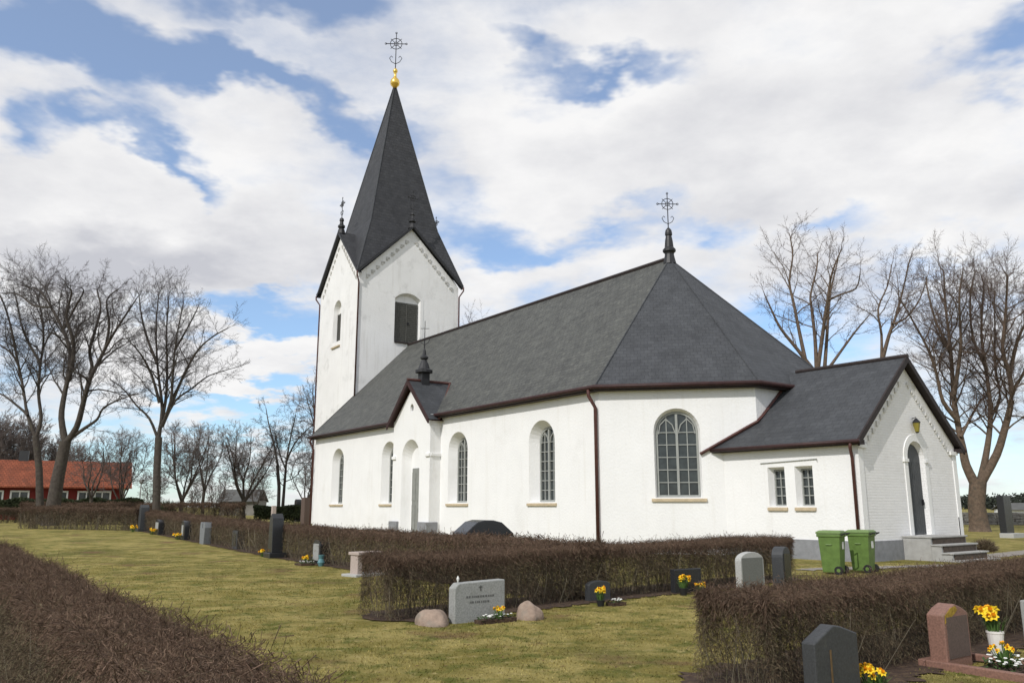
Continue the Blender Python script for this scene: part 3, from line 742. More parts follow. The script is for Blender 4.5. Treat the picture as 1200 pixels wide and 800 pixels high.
for s in (-1, 1): mb.box((0, 0, 0), (.28, .10, .10), AG.M(du + s * .70, 3.08, .02))
mb.build('door_surround', PLASTER, agab)
for u, v in ((.13, .22), (2 * AW - .13, 2 * AW - .22)):
    mb = MB(); slab(mb, AG, [(u - .13, .62), (u + .13, .62), (u + .13, 3.35), (u - .13, 3.35)], .001, .035); mb.f = [q[::-1] for q in mb.f]
    pil = mb.build('corner_pilaster', PLASTER, church)
    MB().box((0, 0, 0), (.5, .12, .12), AG.M(v, 3.42, .03)).build('capital', PLASTER, pil)
frieze(AG, AW, aw_t, AR - .25, 10, .17, mat('shaded_brick_teeth', (.66, .65, .63), .95, .15, 4), agab, .44)
mb = MB(); slab(mb, AG, [(du - .49, .73), (du + .49, .73)] + sh(arch(.98, .73, 3.62), du)[2:], -.16, -.11)
k = du - .42
while k < du + .45:
    wbar(mb, AG, (k, .78), (k, 3.05), .012, -.11, -.102); k += .12
ad = mb.build('door', DOORW, church)
MB().box((0, 0, 0), (.04, .07, .18), AG.M(du + .4, 1.75, -.085)).build('handle', IRON, ad)
for u in awin: window(AS, u, .46, 1.64, 2.80, .26, 4, lights=1, arched=False, sillw=.74, fr=.04)
MB().tube([AS.at(2.28, 3.02, .03), AS.at(4.38, 3.08, .03), AS.at(4.38, 3.0, .03)], .013, 5).build('conduit', FRAME, annex)
mb = MB(); ht = .60
mb.box((0, 0, 0), (AS.len, .06, ht + .3), AS.M(AS.len / 2 + .01, ht / 2 - .15, .0)); mb.box((0, 0, 0), (2 * AW + .06, .06, ht + .3), AG.M(AW, ht / 2 - .15, .0))
mb.build('annex_plinth', PLINTH, church)
# roof
ao, av = .26, .24; zl = AH - .02
def rz(n): return zl + (AR - zl) * (1 - abs(n) / (AW + ao))
mb = MB()
E1 = AE + av
mb.poly([RA(2.5, -AW - ao, zl), RA(E1, -AW - ao, zl), RA(E1, 0, AR), RA(3.2, 0, AR)])
mb.poly([RA(E1, AW + ao, zl), RA(2.5, AW + ao, zl), RA(3.2, 0, AR), RA(E1, 0, AR)])
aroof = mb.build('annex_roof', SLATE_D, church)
mb = MB()
for s in (-1, 1):
    b = [RA(E1 - .05, s * (AW + ao), zl), RA(E1 + .01, s * (AW + ao), zl), RA(E1 + .01, 0, AR), RA(E1 - .05, 0, AR)]
    if s > 0: b = b[::-1]
    mb.prism([(p[0], p[1], p[2] - .2) for p in b], [(p[0], p[1], p[2] + .03) for p in b])
    mb.poly([RA(E1, s * (AW + ao), zl - .12), RA(AE - .02, s * (AW + ao), zl - .12), RA(AE - .02, 0, AR - .12), RA(E1, 0, AR - .12)])
    mb.prism([RA(2.5, s * (AW + ao) - .001, zl - .15), RA(E1, s * (AW + ao) - .001, zl - .15), RA(E1, s * (AW - .05), zl - .15), RA(2.5, s * (AW - .05), zl - .15)][::s * -1],
             [RA(2.5, s * (AW + ao) - .001, zl - .01), RA(E1, s * (AW + ao) - .001, zl - .01), RA(E1, s * (AW - .05), zl - .01), RA(2.5, s * (AW - .05), zl - .01)][::s * -1])
mb.build('verge_board', DARKTRIM, aroof)
mb = MB(); mb.tube([RA(4.0, 0, AR + .02), RA(E1 + .02, 0, AR + .02)], .075, 8); mb.build('ridge_cap', DARKTRIM, aroof)
mb = MB()
for s in (-1, 1): mb.tube([RA(2.7, s * (AW + ao + .06), zl - .06), RA(E1 + .03, s * (AW + ao + .06), zl - .06)], .065, 8)
mb.build('gutter', GUTTER, aroof, smooth=True)
# flashing where the annex roof meets the apse walls
def on_roof(e, n_abs):  # point of the annex roof above plan point
    x = A_ + ca * (e - A_) + sa * (n_abs - AC); n = -sa * (e - A_) + ca * (n_abs - AC); return rz(n)
fl = []
for k in range(9):
    f = k / 8
    n_ = 2.42 + (B_ - 2.42) * f; e_ = n_ * A_ / B_; fl.append((e_ + .05, n_ - .05, on_roof(e_, n_) + .05))
for k in range(1, 6):
    n_ = B_ + .28 * k; fl.append((A_ + .05, n_, on_roof(A_, n_) + .05))
MB().tube(fl, .055, 5).build('roof_flashing', REDMETAL, aroof)
downpipe([RA(E1 - .25, -AW - ao - .05, zl - .1), RA(E1 - .28, -AW - ao - .05, zl - .22), RA(AE - .12, -AW - .09, zl - .55), RA(AE - .12, -AW - .09, .25)], .05)
# lantern over the annex door
mb = MB(); lc = AG.at(du + .02, 4.12, .14)
mb.tube([AG.at(du + .02, 4.46, 0), AG.at(du + .02, 4.5, .14), lc + Vector((0, 0, .26))], .015, 5)
mb.lathe(lc + Vector((0, 0, .2)), [(.135, 0), (.08, .08), (.03, .14)], 6); 
ln = mb.build('lantern', IRON, church)
MB().lathe(lc - Vector((0, 0, .1)), [(.065, 0), (.115, .3)], 6).build('lantern_glass', LANTERN, ln); MB().lathe(lc - Vector((0, 0, .1)), [(.03, -.04), (.065, 0)], 6).build('lantern_foot', IRON, ln)
# steps
mb = MB(); mr_ = MB()
sn0, sn1 = -1.0, 1.36
xs = [AE + .03, AE + .88, AE + 1.18, AE + 1.48, AE + 1.86]; zs = [.72, .49, .26, .05]
for i in range(4):
    x0, x1 = xs[0] if i == 0 else xs[i], xs[i + 1]
    lo = RA(x0, sn0), RA(x1, sn0), RA(x1, sn1), RA(x0, sn1)
    mb.prism([V3(p, GZ) for p in lo], [V3(p, zs[i] - .05 if i < 3 else zs[i]) for p in lo])
    if i < 3:
        lt = RA(x0, sn0 - .03), RA(x1 + .05, sn0 - .03), RA(x1 + .05, sn1 + .03), RA(x0, sn1 + .03)
        mb.prism([V3(p, zs[i] - .05) for p in lt], [V3(p, zs[i]) for p in lt])
        rr = RA(x1 + .004, sn0 + .1), RA(x1 + .03, sn0 + .1), RA(x1 + .03, sn1 - .1), RA(x1 + .004, sn1 - .1)
        zb = zs[i + 1] + .004
        mr_.prism([V3(p, zb) for p in rr], [V3(p, zs[i] - .052) for p in rr])
stp = mb.build('steps', CONCRETE, church, bevel=.012)
mr_.build('riser', DARKRISER, stp)
MB().tube([RA(AE + .8, 1.2, .7), RA(AE + .8, 1.2, 1.28)], .014, 6).build('rail_post', IRON, stp)

# ------------------------------------------------------------------ twig meshes (hedges, crowns)
def twig_mesh(name, P0, P1, P2, r, m, parent=None, mix=None, origin=None, sides=3):
    """thousands of three-sided kinked twigs as one mesh; r is the base radius of each"""
    n = len(P0)
    if origin is not None: P0, P1, P2 = P0 - origin, P1 - origin, P2 - origin
    d = P2 - P0; d /= np.linalg.norm(d, axis=1)[:, None] + 1e-9
    ref = np.where(np.abs(d[:, 2:3]) < .9, np.array([[0, 0, 1.]]), np.array([[1., 0, 0]]))
    a = np.cross(d, ref); a /= np.linalg.norm(a, axis=1)[:, None] + 1e-9; b = np.cross(d, a)
    V = np.empty((n, 7, 3)); r = np.broadcast_to(np.asarray(r, float), (n,))[:, None]
    for k in range(3):
        an = 2 * math.pi * k / 3; o = a * math.cos(an) + b * math.sin(an)
        V[:, k] = P0 + o * r; V[:, 3 + k] = P1 + o * r * .75
    V[:, 6] = P2
    base = (np.arange(n) * 7)[:, None]
    quads = np.concatenate([base + np.array([[k, (k + 1) % 3, 3 + (k + 1) % 3, 3 + k]]) for k in range(3)], 0)
    tris = np.concatenate([base + np.array([[3 + k, 3 + (k + 1) % 3, 6]]) for k in range(3)], 0)
    me = bpy.data.meshes.new(name)
    me.vertices.add(n * 7); me.vertices.foreach_set('co', V.ravel())
    nl = quads.size + tris.size
    me.loops.add(nl); me.loops.foreach_set('vertex_index', np.concatenate([quads.ravel(), tris.ravel()]).astype(np.int32))
    npol = len(quads) + len(tris); me.polygons.add(npol)
    tot = np.concatenate([np.full(len(quads), 4), np.full(len(tris), 3)]).astype(np.int32); st_ = np.concatenate([[0], np.cumsum(tot)[:-1]]).astype(np.int32)
    me.polygons.foreach_set('loop_start', st_); me.polygons.foreach_set('loop_total', tot)
    if mix is not None:
        mi = np.concatenate([np.repeat(mix[None], 3, 0).ravel() for _ in (0, 1)]); me.polygons.foreach_set('material_index', mi.astype(np.int32))
    me.update(calc_edges=True)
    return finish(name, me, m, parent, None if origin is None else origin, uv=False)

def spike_mesh(name, P0, P2, r, m, parent, origin):
    """straight three-sided twigs, three faces each"""
    n = len(P0); P0 = P0 - origin; P2 = P2 - origin; d = P2 - P0; d /= np.linalg.norm(d, axis=1)[:, None] + 1e-9
    ref = np.where(np.abs(d[:, 2:3]) < .9, np.array([[0, 0, 1.]]), np.array([[1., 0, 0]]))
    a = np.cross(d, ref); a /= np.linalg.norm(a, axis=1)[:, None] + 1e-9; b = np.cross(d, a)
    V = np.empty((n, 4, 3)); r = np.asarray(r)[:, None]
    for k in range(3):
        an = 2 * math.pi * k / 3; V[:, k] = P0 + (a * math.cos(an) + b * math.sin(an)) * r
    V[:, 3] = P2
    tris = np.concatenate([(np.arange(n) * 4)[:, None] + np.array([[k, (k + 1) % 3, 3]]) for k in range(3)], 0)
    me = bpy.data.meshes.new(name); me.vertices.add(n * 4); me.vertices.foreach_set('co', V.ravel())
    me.loops.add(tris.size); me.loops.foreach_set('vertex_index', tris.ravel().astype(np.int32)); me.polygons.add(len(tris))
    me.polygons.foreach_set('loop_start', (np.arange(len(tris)) * 3).astype(np.int32)); me.polygons.foreach_set('loop_total', np.full(len(tris), 3, np.int32)); me.update(calc_edges=True)
    return finish(name, me, m, parent, (0, 0, 0), uv=False)

def hedge(label, a, b, wid, hgt, per_m, r, seed, group='bare clipped hedges round the graves', shoots=.006, lo=0.0, name='bare_hedge', tall_end=None, stem_m=16):
    """clipped leafless hedge from a to b: upright stems and a dense skin of twigs"""
    rng = np.random.default_rng(seed)
    a = np.array([a[0], a[1]]); b = np.array([b[0], b[1]]); d = b - a; L_ = np.linalg.norm(d); d /= L_; s = np.array([-d[1], d[0]])
    root = empty(name, (a[0], a[1], terr(*a)), 0, label, 'hedge', group)
    def wob(t, k): return .5 * np.sin(t * 1.7 + k) + .3 * np.sin(t * 4.1 + 2 * k) + .2 * np.sin(t * 9.3 + 3 * k)
    n = int(per_m * L_)
    # position across the section: most of the twigs sit in the skin (faces and top)
    t = rng.uniform(0, L_, n); kind = rng.random(n)
    u = rng.uniform(-.5, .5, n); z = rng.uniform(0, 1, n)
    face = kind < .46; top = (kind >= .46) & (kind < .74)
    u = np.where(face, np.sign(rng.uniform(-1, 1, n)) * (.5 - np.abs(rng.normal(0, .09, n))), u)
    z = np.where(face, rng.uniform(.02, 1, n) ** .80, z ** .6)
    z = np.where(top, 1 - np.abs(rng.normal(0, .09, n)), z)
    endm = rng.random(n) < .5 * wid / L_ * 1.6
    t = np.where(endm, np.where(rng.random(n) < .5, np.abs(rng.normal(0, .06, n)), L_ - np.abs(rng.normal(0, .06, n))), t)
    z = np.clip(z, .02, 1)
    wloc = wid * (1 + .10 * wob(t, seed)); hloc = hgt * (1 + .035 * wob(t * .7, seed + 5) + .012 * wob(t * 3.1, seed + 2))
    # sides lean in slightly towards the top
    u = u * (1.0 - .10 * z + .05 * np.sin(z * 7 + t * 3))
    length = rng.uniform(.03, .085, n) * (1 + 90 * r); length = np.where(rng.random(n) < .06, length * 1.9, length)
    dirv = np.stack([rng.normal(0, .55, n), rng.normal(0, .55, n), rng.normal(.55, .65, n)], 1)
    ph = rng.uniform(0, 6.28, 6)
    clump = np.sin(t * 7.3 + ph[0] + 1.5 * np.sin(z * 5 + ph[1])) + np.sin(t * 13.1 + ph[2] + z * 6) * .8 + np.sin(t * 3.1 + z * 9 + ph[3]) * .8 + np.sin(t * 29 + z * 17 + ph[4]) * .6
    thinlow = (~top) & (rng.random(n) > np.clip(.42 + .95 * z, 0, 1) * np.clip(.72 + .22 * clump, .25, 1)); keep_ = ~thinlow
    dirv /= np.linalg.norm(dirv, axis=1)[:, None]
    tip_t, tip_u, tip_z = t, u * wloc, lo + z * (hloc - lo) + np.where(rng.random(n) < shoots, rng.uniform(0, .14, n), rng.normal(0, .007, n))
    def toworld(T, U, Z):
        x = a[0] + d[0] * T + s[0] * U; y = a[1] + d[1] * T + s[1] * U
        e = (x - X0) * EV.x + (y - Y0) * EV.y; q = np.clip((-e + 2) / 34, 0, 1); q = q * q * (3 - 2 * q)
        return np.stack([x, y, .46 * q + Z], 1)
    P2 = toworld(tip_t, tip_u, np.maximum(tip_z, .03))
    b0 = np.maximum(tip_z - dirv[:, 2] * length, .0)
    P0 = toworld(tip_t - dirv[:, 0] * length, tip_u - dirv[:, 1] * length, b0)
    young = (z + rng.normal(0, .10, n) > .80)[keep_]
    P0, P2 = P0[keep_], P2[keep_]; n = len(P0)
    # stems
    m_ = int(stem_m * L_); ts = rng.uniform(0, L_, m_); us_ = rng.normal(0, .24, m_) * wid
    S0 = toworld(ts, us_ * .8, np.full(m_, -.02)); zt = rng.uniform(.5, 1.0, m_) * hgt
    S2 = toworld(ts + rng.normal(0, .13, m_), us_ * 1.2 + rng.normal(0, .08, m_), zt)
    S1 = (S0 + S2) / 2 + rng.normal(0, .035, (m_, 3))
    org = np.array(root.location)
    rr = r * rng.uniform(.7, 1.5, n)
    spike_mesh('twigs', P0[~young], P2[~young], rr[~young], HEDGE, root, org); spike_mesh('young_shoots', P0[young], P2[young], rr[young], HEDGE_TOP, root, org)
    o2 = twig_mesh('stems', S0, S1, S2, r * rng.uniform(1.2, 3.2, m_), STEM, root, origin=org); o2.location = (0, 0, 0)
    return root

W2 = lambda p, t, d: (p[0] + d.x * t, p[1] + d.y * t)
# middle hedge (H2): from its south end northwards
H2V = Vector((.755, .656, 0)); H2a = (-2.02, 12.36); H2L = 10.9; H2b = W2(H2a, H2L, H2V)
hedge('broad brown bare hedge in the middle behind the wide grey gravestone and two boulders', H2a, H2b, .85, .93, 20000, .0026, 11, stem_m=50)
strip('hedge_bed', W2(H2a, -.1, H2V), W2(H2b, .2, H2V), 1.5, SOIL, seed=1)
# long hedge along the row of old stones (H4)
H4a = (-4.66, 23.4); H4d = EV
H4w = W2(H4a, -26, EV); H4e = W2(H4a, 10.4, EV)
hedge('long brown bare hedge behind the row of dark gravestones, running up to the church', H4e, H4w, .8, 1.0, 7000, .0048, 12, stem_m=24)
strip('hedge_bed', H4e, H4w, 1.2, SOIL, seed=2)
# front left hedge (H1): near face lit, its west end turns south
H1n = W2((-3.35, 6.43), 4.7, EV); H1w = W2((-3.35, 6.43), -9.5, EV)
hedge('nearest bare hedge cutting across the lower left corner of the lawn', H1n, H1w, .62, .97, 24000, .0019, 13, stem_m=60)
strip('hedge_bed', H1n, H1w, 1.25, SOIL, seed=3)
H1s0 = (-5.95, 9.2); H1s1 = W2(H1s0, 5.5, -NV)
hedge('dark shaded bare hedge at the far left edge of the foreground', H1s0, H1s1, .75, 1.0, 12000, .003, 14, stem_m=14)
strip('hedge_bed', W2(H1s0, 0, NV), H1s1, 1.9, SOIL, seed=4)
# front right hedge (H3)
H3V = Vector((.766, .643, 0)); H3a = (1.95, 7.6); H3b = W2(H3a, 10.5, H3V)
hedge('near bare hedge at the lower right behind the red granite gravestone', H3a, H3b, .8, .84, 24000, .0021, 15, stem_m=60)
strip('hedge_bed', W2(H3a, -.3, H3V), H3b, 1.6, SOIL, seed=5)
# far left hedges
H5r = gp(163, 621.5); H5l = gp(27, 619)
hedge('dark far bare hedge closing the lawn on the left, with light gaps at its foot', (H5r.x, H5r.y), (H5l.x, H5l.y), .8, 1.18, 7000, .0065, 16, stem_m=24)
H5b = gp(30, 612); H5c = gp(-70, 614)
hedge('short dark hedge end at the left edge beyond the lawn', (H5b.x, H5b.y), (H5c.x, H5c.y), .8, 1.1, 4500, .007, 17)
a6, b6 = onground(285, 56), onground(28, 56)
hedge('farthest brown hedge in front of the red house and the tall trees', (a6.x, a6.y), (b6.x, b6.y), 1.0, 1.42, 4000, .011, 18, stem_m=12)
# ------------------------------------------------------------------ trees
class Tree:
    def __init__(s, seed): s.r = random.Random(seed); s.ch = []; s.tw = []; s.cr = []
    def rv(s): return Vector((s.r.gauss(0, 1), s.r.gauss(0, 1), s.r.gauss(0, 1)))
    def chain(s, pts, rad):
        (s.ch if rad[0] > .035 else s.cr).append((pts, rad))
    def children(s, pts, rad, level, P):
        L = sum((pts[i + 1] - pts[i]).length for i in range(len(pts) - 1))
        sp = P['sp'][level]; t0 = P['t0'][level]; cl = P['cl'][level]
        pos = L * t0 + s.r.uniform(0, sp)
        acc = 0; i = 0
        az = s.r.uniform(0, 6.28)
        while pos < L:
            while i < len(pts) - 2 and acc + (pts[i + 1] - pts[i]).length < pos: acc += (pts[i + 1] - pts[i]).length; i += 1
            seg = pts[i + 1] - pts[i]; f = (pos - acc) / max(seg.length, 1e-6); f = min(max(f, 0), 1)
            p = pts[i] + seg * f; rr = rad[i] + (rad[i + 1] - rad[i]) * f; tdir = seg.normalized()
            ref = Vector((0, 0, 1)) if abs(tdir.z) < .9 else Vector((1, 0, 0))
            aa = tdir.cross(ref).normalized(); bb = tdir.cross(aa)
            az += 2.4 + s.r.gauss(0, .5); ang = R(s.r.uniform(*P['ang']))
            dv = (tdir * math.cos(ang) + (aa * math.cos(az) + bb * math.sin(az)) * math.sin(ang)).normalized()
            t = pos / L
            ln = s.r.uniform(*cl) * L * (1 - .45 * t)
            ln = min(max(ln, P['min'][level]), P['max'][level])
            s.branch(p, dv, ln, min(rr * .55, .015 * ln + .004), level + 1, P)
            pos += sp * s.r.uniform(.6, 1.4)
    def branch(s, p, d, L, r0, level, P):
        if level >= 3:
            e = p + d * L; up = Vector((0, 0, P['up'] * L * .5)); m = p + d * (L * .5) + s.rv() * (L * .06)
            s.tw.append((p, m, e + up, P['tw'])); return
        n = 5 if level == 1 else 4
        pts = [p]; rad = [r0]
        for i in range(n):
            d = (d + s.rv() * P['jit'] + Vector((0, 0, P['up']))).normalized(); p = p + d * (L / n); pts.append(p); rad.append(max(r0 * (1 - .85 * (i + 1) / n), P['tw']))
        s.chain(pts, rad); s.children(pts, rad, level, P)
        s.branch(p, (d + s.rv() * .15).normalized(), L * .32, rad[-1], level + 1 if level < 2 else 3, P)
    def limb(s, pts, r0, r1, P):
        """a main limb through given points; sub-branches grow off it"""
        out = [pts[0]]
        for i in range(len(pts) - 1):
            a, b = pts[i], pts[i + 1]; p_, n_ = pts[max(i - 1, 0)], pts[min(i + 2, len(pts) - 1)]
            for k in (1, 2, 3):
                f = k / 3; v = .5 * ((2 * a) + (b - p_) * f + (2 * p_ - 5 * a + 4 * b - n_) * f * f + (3 * a - p_ - 3 * b + n_) * f ** 3)
                out.append(v)
        n = len(out); rad = [r0 + (r1 - r0) * (i / (n - 1)) ** .8 for i in range(n)]
        s.ch.append((out, rad)); s.children(out, rad, 0, P)
        d = (out[-1] - out[-3]).normalized(); s.branch(out[-1], d, P['max'][0] * .28, r1, 1, P)
    def build(s, label, base, barkm, twigm, group, name='bare_tree'):
        root = empty(name, base, 0, label, 'tree', group); b = Vector(base)
        mb = MB()
        for pts, rad in s.ch: mb.tube([p - b for p in pts], rad, 9 if rad[0] > .2 else 6, False)
        mb.build('trunk', barkm, root, smooth=True, uv=False)
        P0 = []; P1 = []; P2 = []; rr = []
        for pts, rad in s.cr:
            for i in range(len(pts) - 1):
                pass
        mc = s.tw
        A0 = [p for p, m, e, r in mc]; A1 = [m for p, m, e, r in mc]; A2 = [e for p, m, e, r in mc]; rr = [r for *_, r in mc]
        for pts, rad in s.cr:
            k = len(pts) - 1
            i = 0
            while i < k:
                j = min(i + 2, k); mid = pts[i + 1] if j - i == 2 else (pts[i] + pts[j]) / 2
                A0.append(pts[i]); A1.append(mid); A2.append(pts[j]); rr.append(max(rad[i], s.P['tw'] * 1.2)); i = j
        o = twig_mesh('crown', np.array([tuple(v) for v in A0]), np.array([tuple(v) for v in A1]), np.array([tuple(v) for v in A2]), np.array(rr), twigm, root, origin=np.array(tuple(b))); o.location = (0, 0, 0)
        return root
def params(scale=1.0, up=.06, jit=.16, tw=.009, dens=1.0, ang=(25, 62)):
    return dict(sp=(.55 * scale / dens, .34 * scale / dens, .125 * scale / dens), t0=(.22, .2, .12), cl=((.24, .5), (.3, .55), (.3, .6)), min=(.8 * scale, .5 * scale, .22 * scale), max=(3.6 * scale, 1.9 * scale, .85 * scale), up=up, jit=jit, tw=tw, ang=ang)
GT = 'bare trees round the churchyard'
def traced(label, d, trunk, limbs, P, barkm, twigm, seed, depth=2.5, root_flare=1.5, soft=1.0):
    """tree with its main limbs in the photo's arrangement, spread in depth as real limbs are"""
    t = Tree(seed); t.P = P; rnd = random.Random(seed + 1)
    base = onground(trunk[0][0], d)
    pts = [base - Vector((0, 0, .15))] + [at(x, y, d) for x, y, _ in trunk[1:]]
    rads = [r for *_, r in trunk]
    full = [pts[0], pts[0] + (pts[1] - pts[0]) * .08, pts[0] + (pts[1] - pts[0]) * .3] + pts[1:]
    fr = [rads[0] * root_flare, rads[0] * 1.15, rads[0]] + rads[1:]
    t.ch.append((full, fr))
    for pl, r0, r1 in limbs:
        dd = rnd.uniform(-depth, depth); n = len(pl)
        P3 = [at(x, y if y > 345 else 345 - (345 - y) * soft, d + dd * (i / (n - 1)) ** 1.2) for i, (x, y) in enumerate(pl)]
        if len(pl) == 2: P3.insert(1, (P3[0] + P3[1]) / 2)
        t.limb(P3, r0, r1, P)
    return t.build(label, base, barkm, twigm, GT)
P1 = params(1.1, .05, .20, .0082, 1.8)
traced('thick leaning bare tree forking low in front of the red house', 52, [(61, 592, .44), (68, 560, .38), (77, 517, .34)], [
    ([(77, 519), (72, 490), (75, 465), (80, 440), (82, 410), (73, 385), (60, 360), (48, 335), (38, 318)], .22, .04),
    ([(80, 446), (86, 420), (85, 395), (78, 370), (84, 340), (80, 318)], .16, .04),
    ([(77, 519), (90, 500), (98, 470), (105, 445), (115, 425), (125, 405), (135, 388), (150, 365), (160, 350)], .22, .035),
    ([(105, 446), (108, 430), (105, 410), (112, 385), (118, 360), (114, 335), (116, 318)], .14, .035),
    ([(80, 515), (100, 501), (114, 491), (121, 478), (140, 468), (158, 462)], .13, .03),
    ([(124, 407), (128, 380), (125, 352), (138, 325)], .11, .03), ([(60, 360), (40, 358), (22, 345), (5, 340)], .09, .03), ([(75, 385), (88, 360), (98, 335), (95, 318)], .09, .03)], P1, BARK, TWIG, 21, soft=.3)
traced('slimmer bare tree at the left edge with limbs spreading left', 55, [(50, 592, .25), (46, 550, .22), (42, 512, .21)], [
    ([(42, 513), (32, 485), (28, 460), (22, 430), (14, 415), (0, 404), (-26, 390)], .13, .04),
    ([(42, 513), (48, 490), (45, 460), (47, 430), (51, 400), (49, 370), (42, 340), (32, 316)], .13, .04),
    ([(33, 486), (15, 471), (0, 461), (-22, 455)], .10, .03), ([(24, 440), (12, 380), (2, 350), (-6, 330)], .09, .03), ([(47, 425), (28, 390), (20, 355), (16, 325)], .09, .03)], P1, BARK, TWIG, 22, soft=.3)
P3 = params(1.1, .06, .16, .0078, 1.7)
traced('upright bare tree with a fan of straight limbs standing alone on the left', 52, [(185, 592, .25), (184, 550, .225), (186, 512, .22)], [
    ([(186, 514), (190, 480), (187, 450), (184, 420), (183, 380), (186, 345)], .125, .035), ([(186, 508), (194, 470), (196, 430), (195, 390), (198, 350)], .125, .035),
    ([(189, 500), (200, 470), (203, 430), (207, 395), (215, 355)], .12, .03), ([(190, 500), (205, 470), (225, 455), (245, 440), (274, 431)], .10, .025),
    ([(200, 476), (215, 440), (232, 410), (250, 394), (266, 385)], .11, .03), ([(185, 514), (175, 490), (160, 475), (145, 456), (130, 445)], .10, .025),
    ([(187, 472), (178, 440), (165, 415), (150, 398)], .11, .03), ([(184, 425), (172, 395), (165, 365), (163, 345)], .10, .03), ([(205, 410), (222, 380), (232, 360)], .08, .03)], P3, BARK, TWIG, 23)
P5 = params(1.15, .06, .17, .0078, 1.3)
traced('open many-limbed bare tree rising behind the apse roof', 50, [(957, 620, .5), (957, 520, .45), (957, 432, .40)], [
    ([(955, 436), (935, 410), (915, 385), (905, 365), (896, 345)], .145, .035), ([(945, 428), (937, 390), (930, 355), (925, 330), (929, 300), (926, 278)], .135, .035),
    ([(957, 434), (955, 395), (951, 360), (950, 345), (957, 315), (958, 298)], .135, .035), ([(958, 434), (965, 385), (970, 350), (975, 320), (986, 292)], .145, .035),
    ([(966, 436), (969, 395), (972, 350), (977, 325), (982, 305)], .13, .035), ([(968, 436), (990, 405), (1005, 385), (1018, 370)], .11, .03), ([(970, 352), (985, 345), (1003, 338), (1008, 320)], .08, .03)], P5, BARK_R, TWIG_R, 24)
P6 = params(1.15, .07, .19, .0085, 1.75)
traced('massive warm brown bare tree right of the annex gable, forking near the ground', 54, [(1145, 621, .60), (1144, 590, .52), (1146, 562, .52)], [
    ([(1143, 568), (1132, 545), (1128, 525), (1124, 505), (1118, 470), (1116, 440), (1113, 400), (1108, 360), (1106, 312)], .33, .05),
    ([(1122, 492), (1105, 470), (1098, 440), (1088, 410), (1072, 380), (1056, 352)], .17, .04), ([(1118, 462), (1123, 430), (1126, 400), (1124, 350), (1128, 312)], .16, .04),
    ([(1148, 566), (1155, 535), (1160, 500), (1160, 470), (1155, 430), (1150, 390), (1153, 330)], .25, .05), ([(1150, 564), (1168, 532), (1178, 500), (1185, 470), (1183, 440), (1175, 410), (1178, 370), (1181, 318)], .31, .05),
    ([(1183, 440), (1192, 400), (1205, 370), (1212, 330)], .15, .04), ([(1126, 512), (1137, 490), (1150, 468), (1158, 462)], .11, .04), ([(1184, 460), (1198, 440), (1215, 400), (1232, 360)], .13, .04),
    ([(1114, 410), (1098, 380), (1088, 345), (1085, 318)], .11, .035), ([(1155, 430), (1140, 395), (1137, 350), (1142, 312)], .11, .035), ([(1160, 490), (1172, 465), (1166, 430), (1166, 390), (1165, 340)], .12, .035)], P6, BARK_R, TWIG_R, 25, soft=.75)
traced('bare tree whose upper limbs show above the annex ridge', 60, [(1030, 612, .35), (1031, 500, .3), (1033, 420, .26)], [
    ([(1033, 425), (1042, 392), (1050, 370), (1058, 340), (1066, 305)], .17, .04), ([(1033, 425), (1033, 392), (1029, 362), (1040, 335), (1045, 310)], .12, .035), ([(1046, 380), (1062, 372), (1078, 350), (1088, 320)], .10, .03)], P5, BARK_R, TWIG_R, 26)

def generic(label, px, d, top, half, seed, forks=5, trunk_f=.25, r=.2, P=None, barkm=BARK, twigm=TWIG_F, lean=0, name='bare_tree'):
    """free-grown small tree: forked trunk, ascending limbs filling an egg-shaped crown"""
    rnd = random.Random(seed); t = Tree(seed); t.P = P or params(.85, .06, .18, .0115, 1.6); b = onground(px, d)
    H = at(px, top, d).z - b.z; hw = half / F * d
    fk = b + Vector((lean * .4, 0, H * trunk_f)); t.ch.append(([b - Vector((0, 0, .2)), b + Vector((0, 0, .4)), (b + fk) / 2 + t.rv() * .05, fk], [r * 1.5, r * 1.05, r * .95, r * .8]))
    for i in range(forks):
        az = 6.283 * i / forks + rnd.uniform(-.4, .4); f = rnd.uniform(.35, 1); tipz = H * (1.0 - .16 * f * f) * rnd.uniform(.9, .97)
        o = Vector((math.cos(az), math.sin(az), 0)); tip = b + o * hw * f + Vector((lean, 0, tipz - H * .07)); st0 = fk - Vector((0, 0, H * .06 * rnd.random()))
        m1 = st0 + (tip - st0) * .3 + o * hw * .12 + t.rv() * .15; m2 = st0 + (tip - st0) * .65 + o * hw * .10 + t.rv() * .2
        t.limb([st0, m1, m2, tip], r * .55, r * .12, t.P)
    return t.build(label, b, barkm, twigm, GT, name)
generic('small dark bare tree standing before the red house roof', 106, 66, 508, 26, 31, 4, .3, .16)
generic('round bare tree at the right end of the red house', 141, 72, 497, 30, 32, 7, .22, .14)
generic('dense oval bare tree just right of the lone upright tree', 213, 74, 487, 32, 33, 7, .2, .2)
generic('slim bare tree overlapping the dense oval one on its right', 238, 78, 488, 24, 34, 4, .3, .16)
generic('wide bare tree standing over the low grey barn', 285, 80, 490, 38, 35, 7, .2, .24)
traced('bare tree with two slender curving trunks left of the church', 62, [(327, 600, .13), (327, 570, .13), (325, 545, .12)], [
    ([(326, 548), (321, 520), (315, 497), (312, 480)], .11, .03), ([(331, 598), (334, 560), (336, 538), (341, 510), (346, 488)], .13, .03), ([(336, 540), (345, 520), (358, 505), (366, 498)], .08, .025), ([(334, 548), (325, 522), (322, 505)], .06, .02)],
    params(1., .03, .18, .011, 1.7, (30, 70)), BARK, TWIG, 36)
generic('small bare tree close to the white west corner of the church', 359, 70, 524, 24, 37, 5, .18, .14)
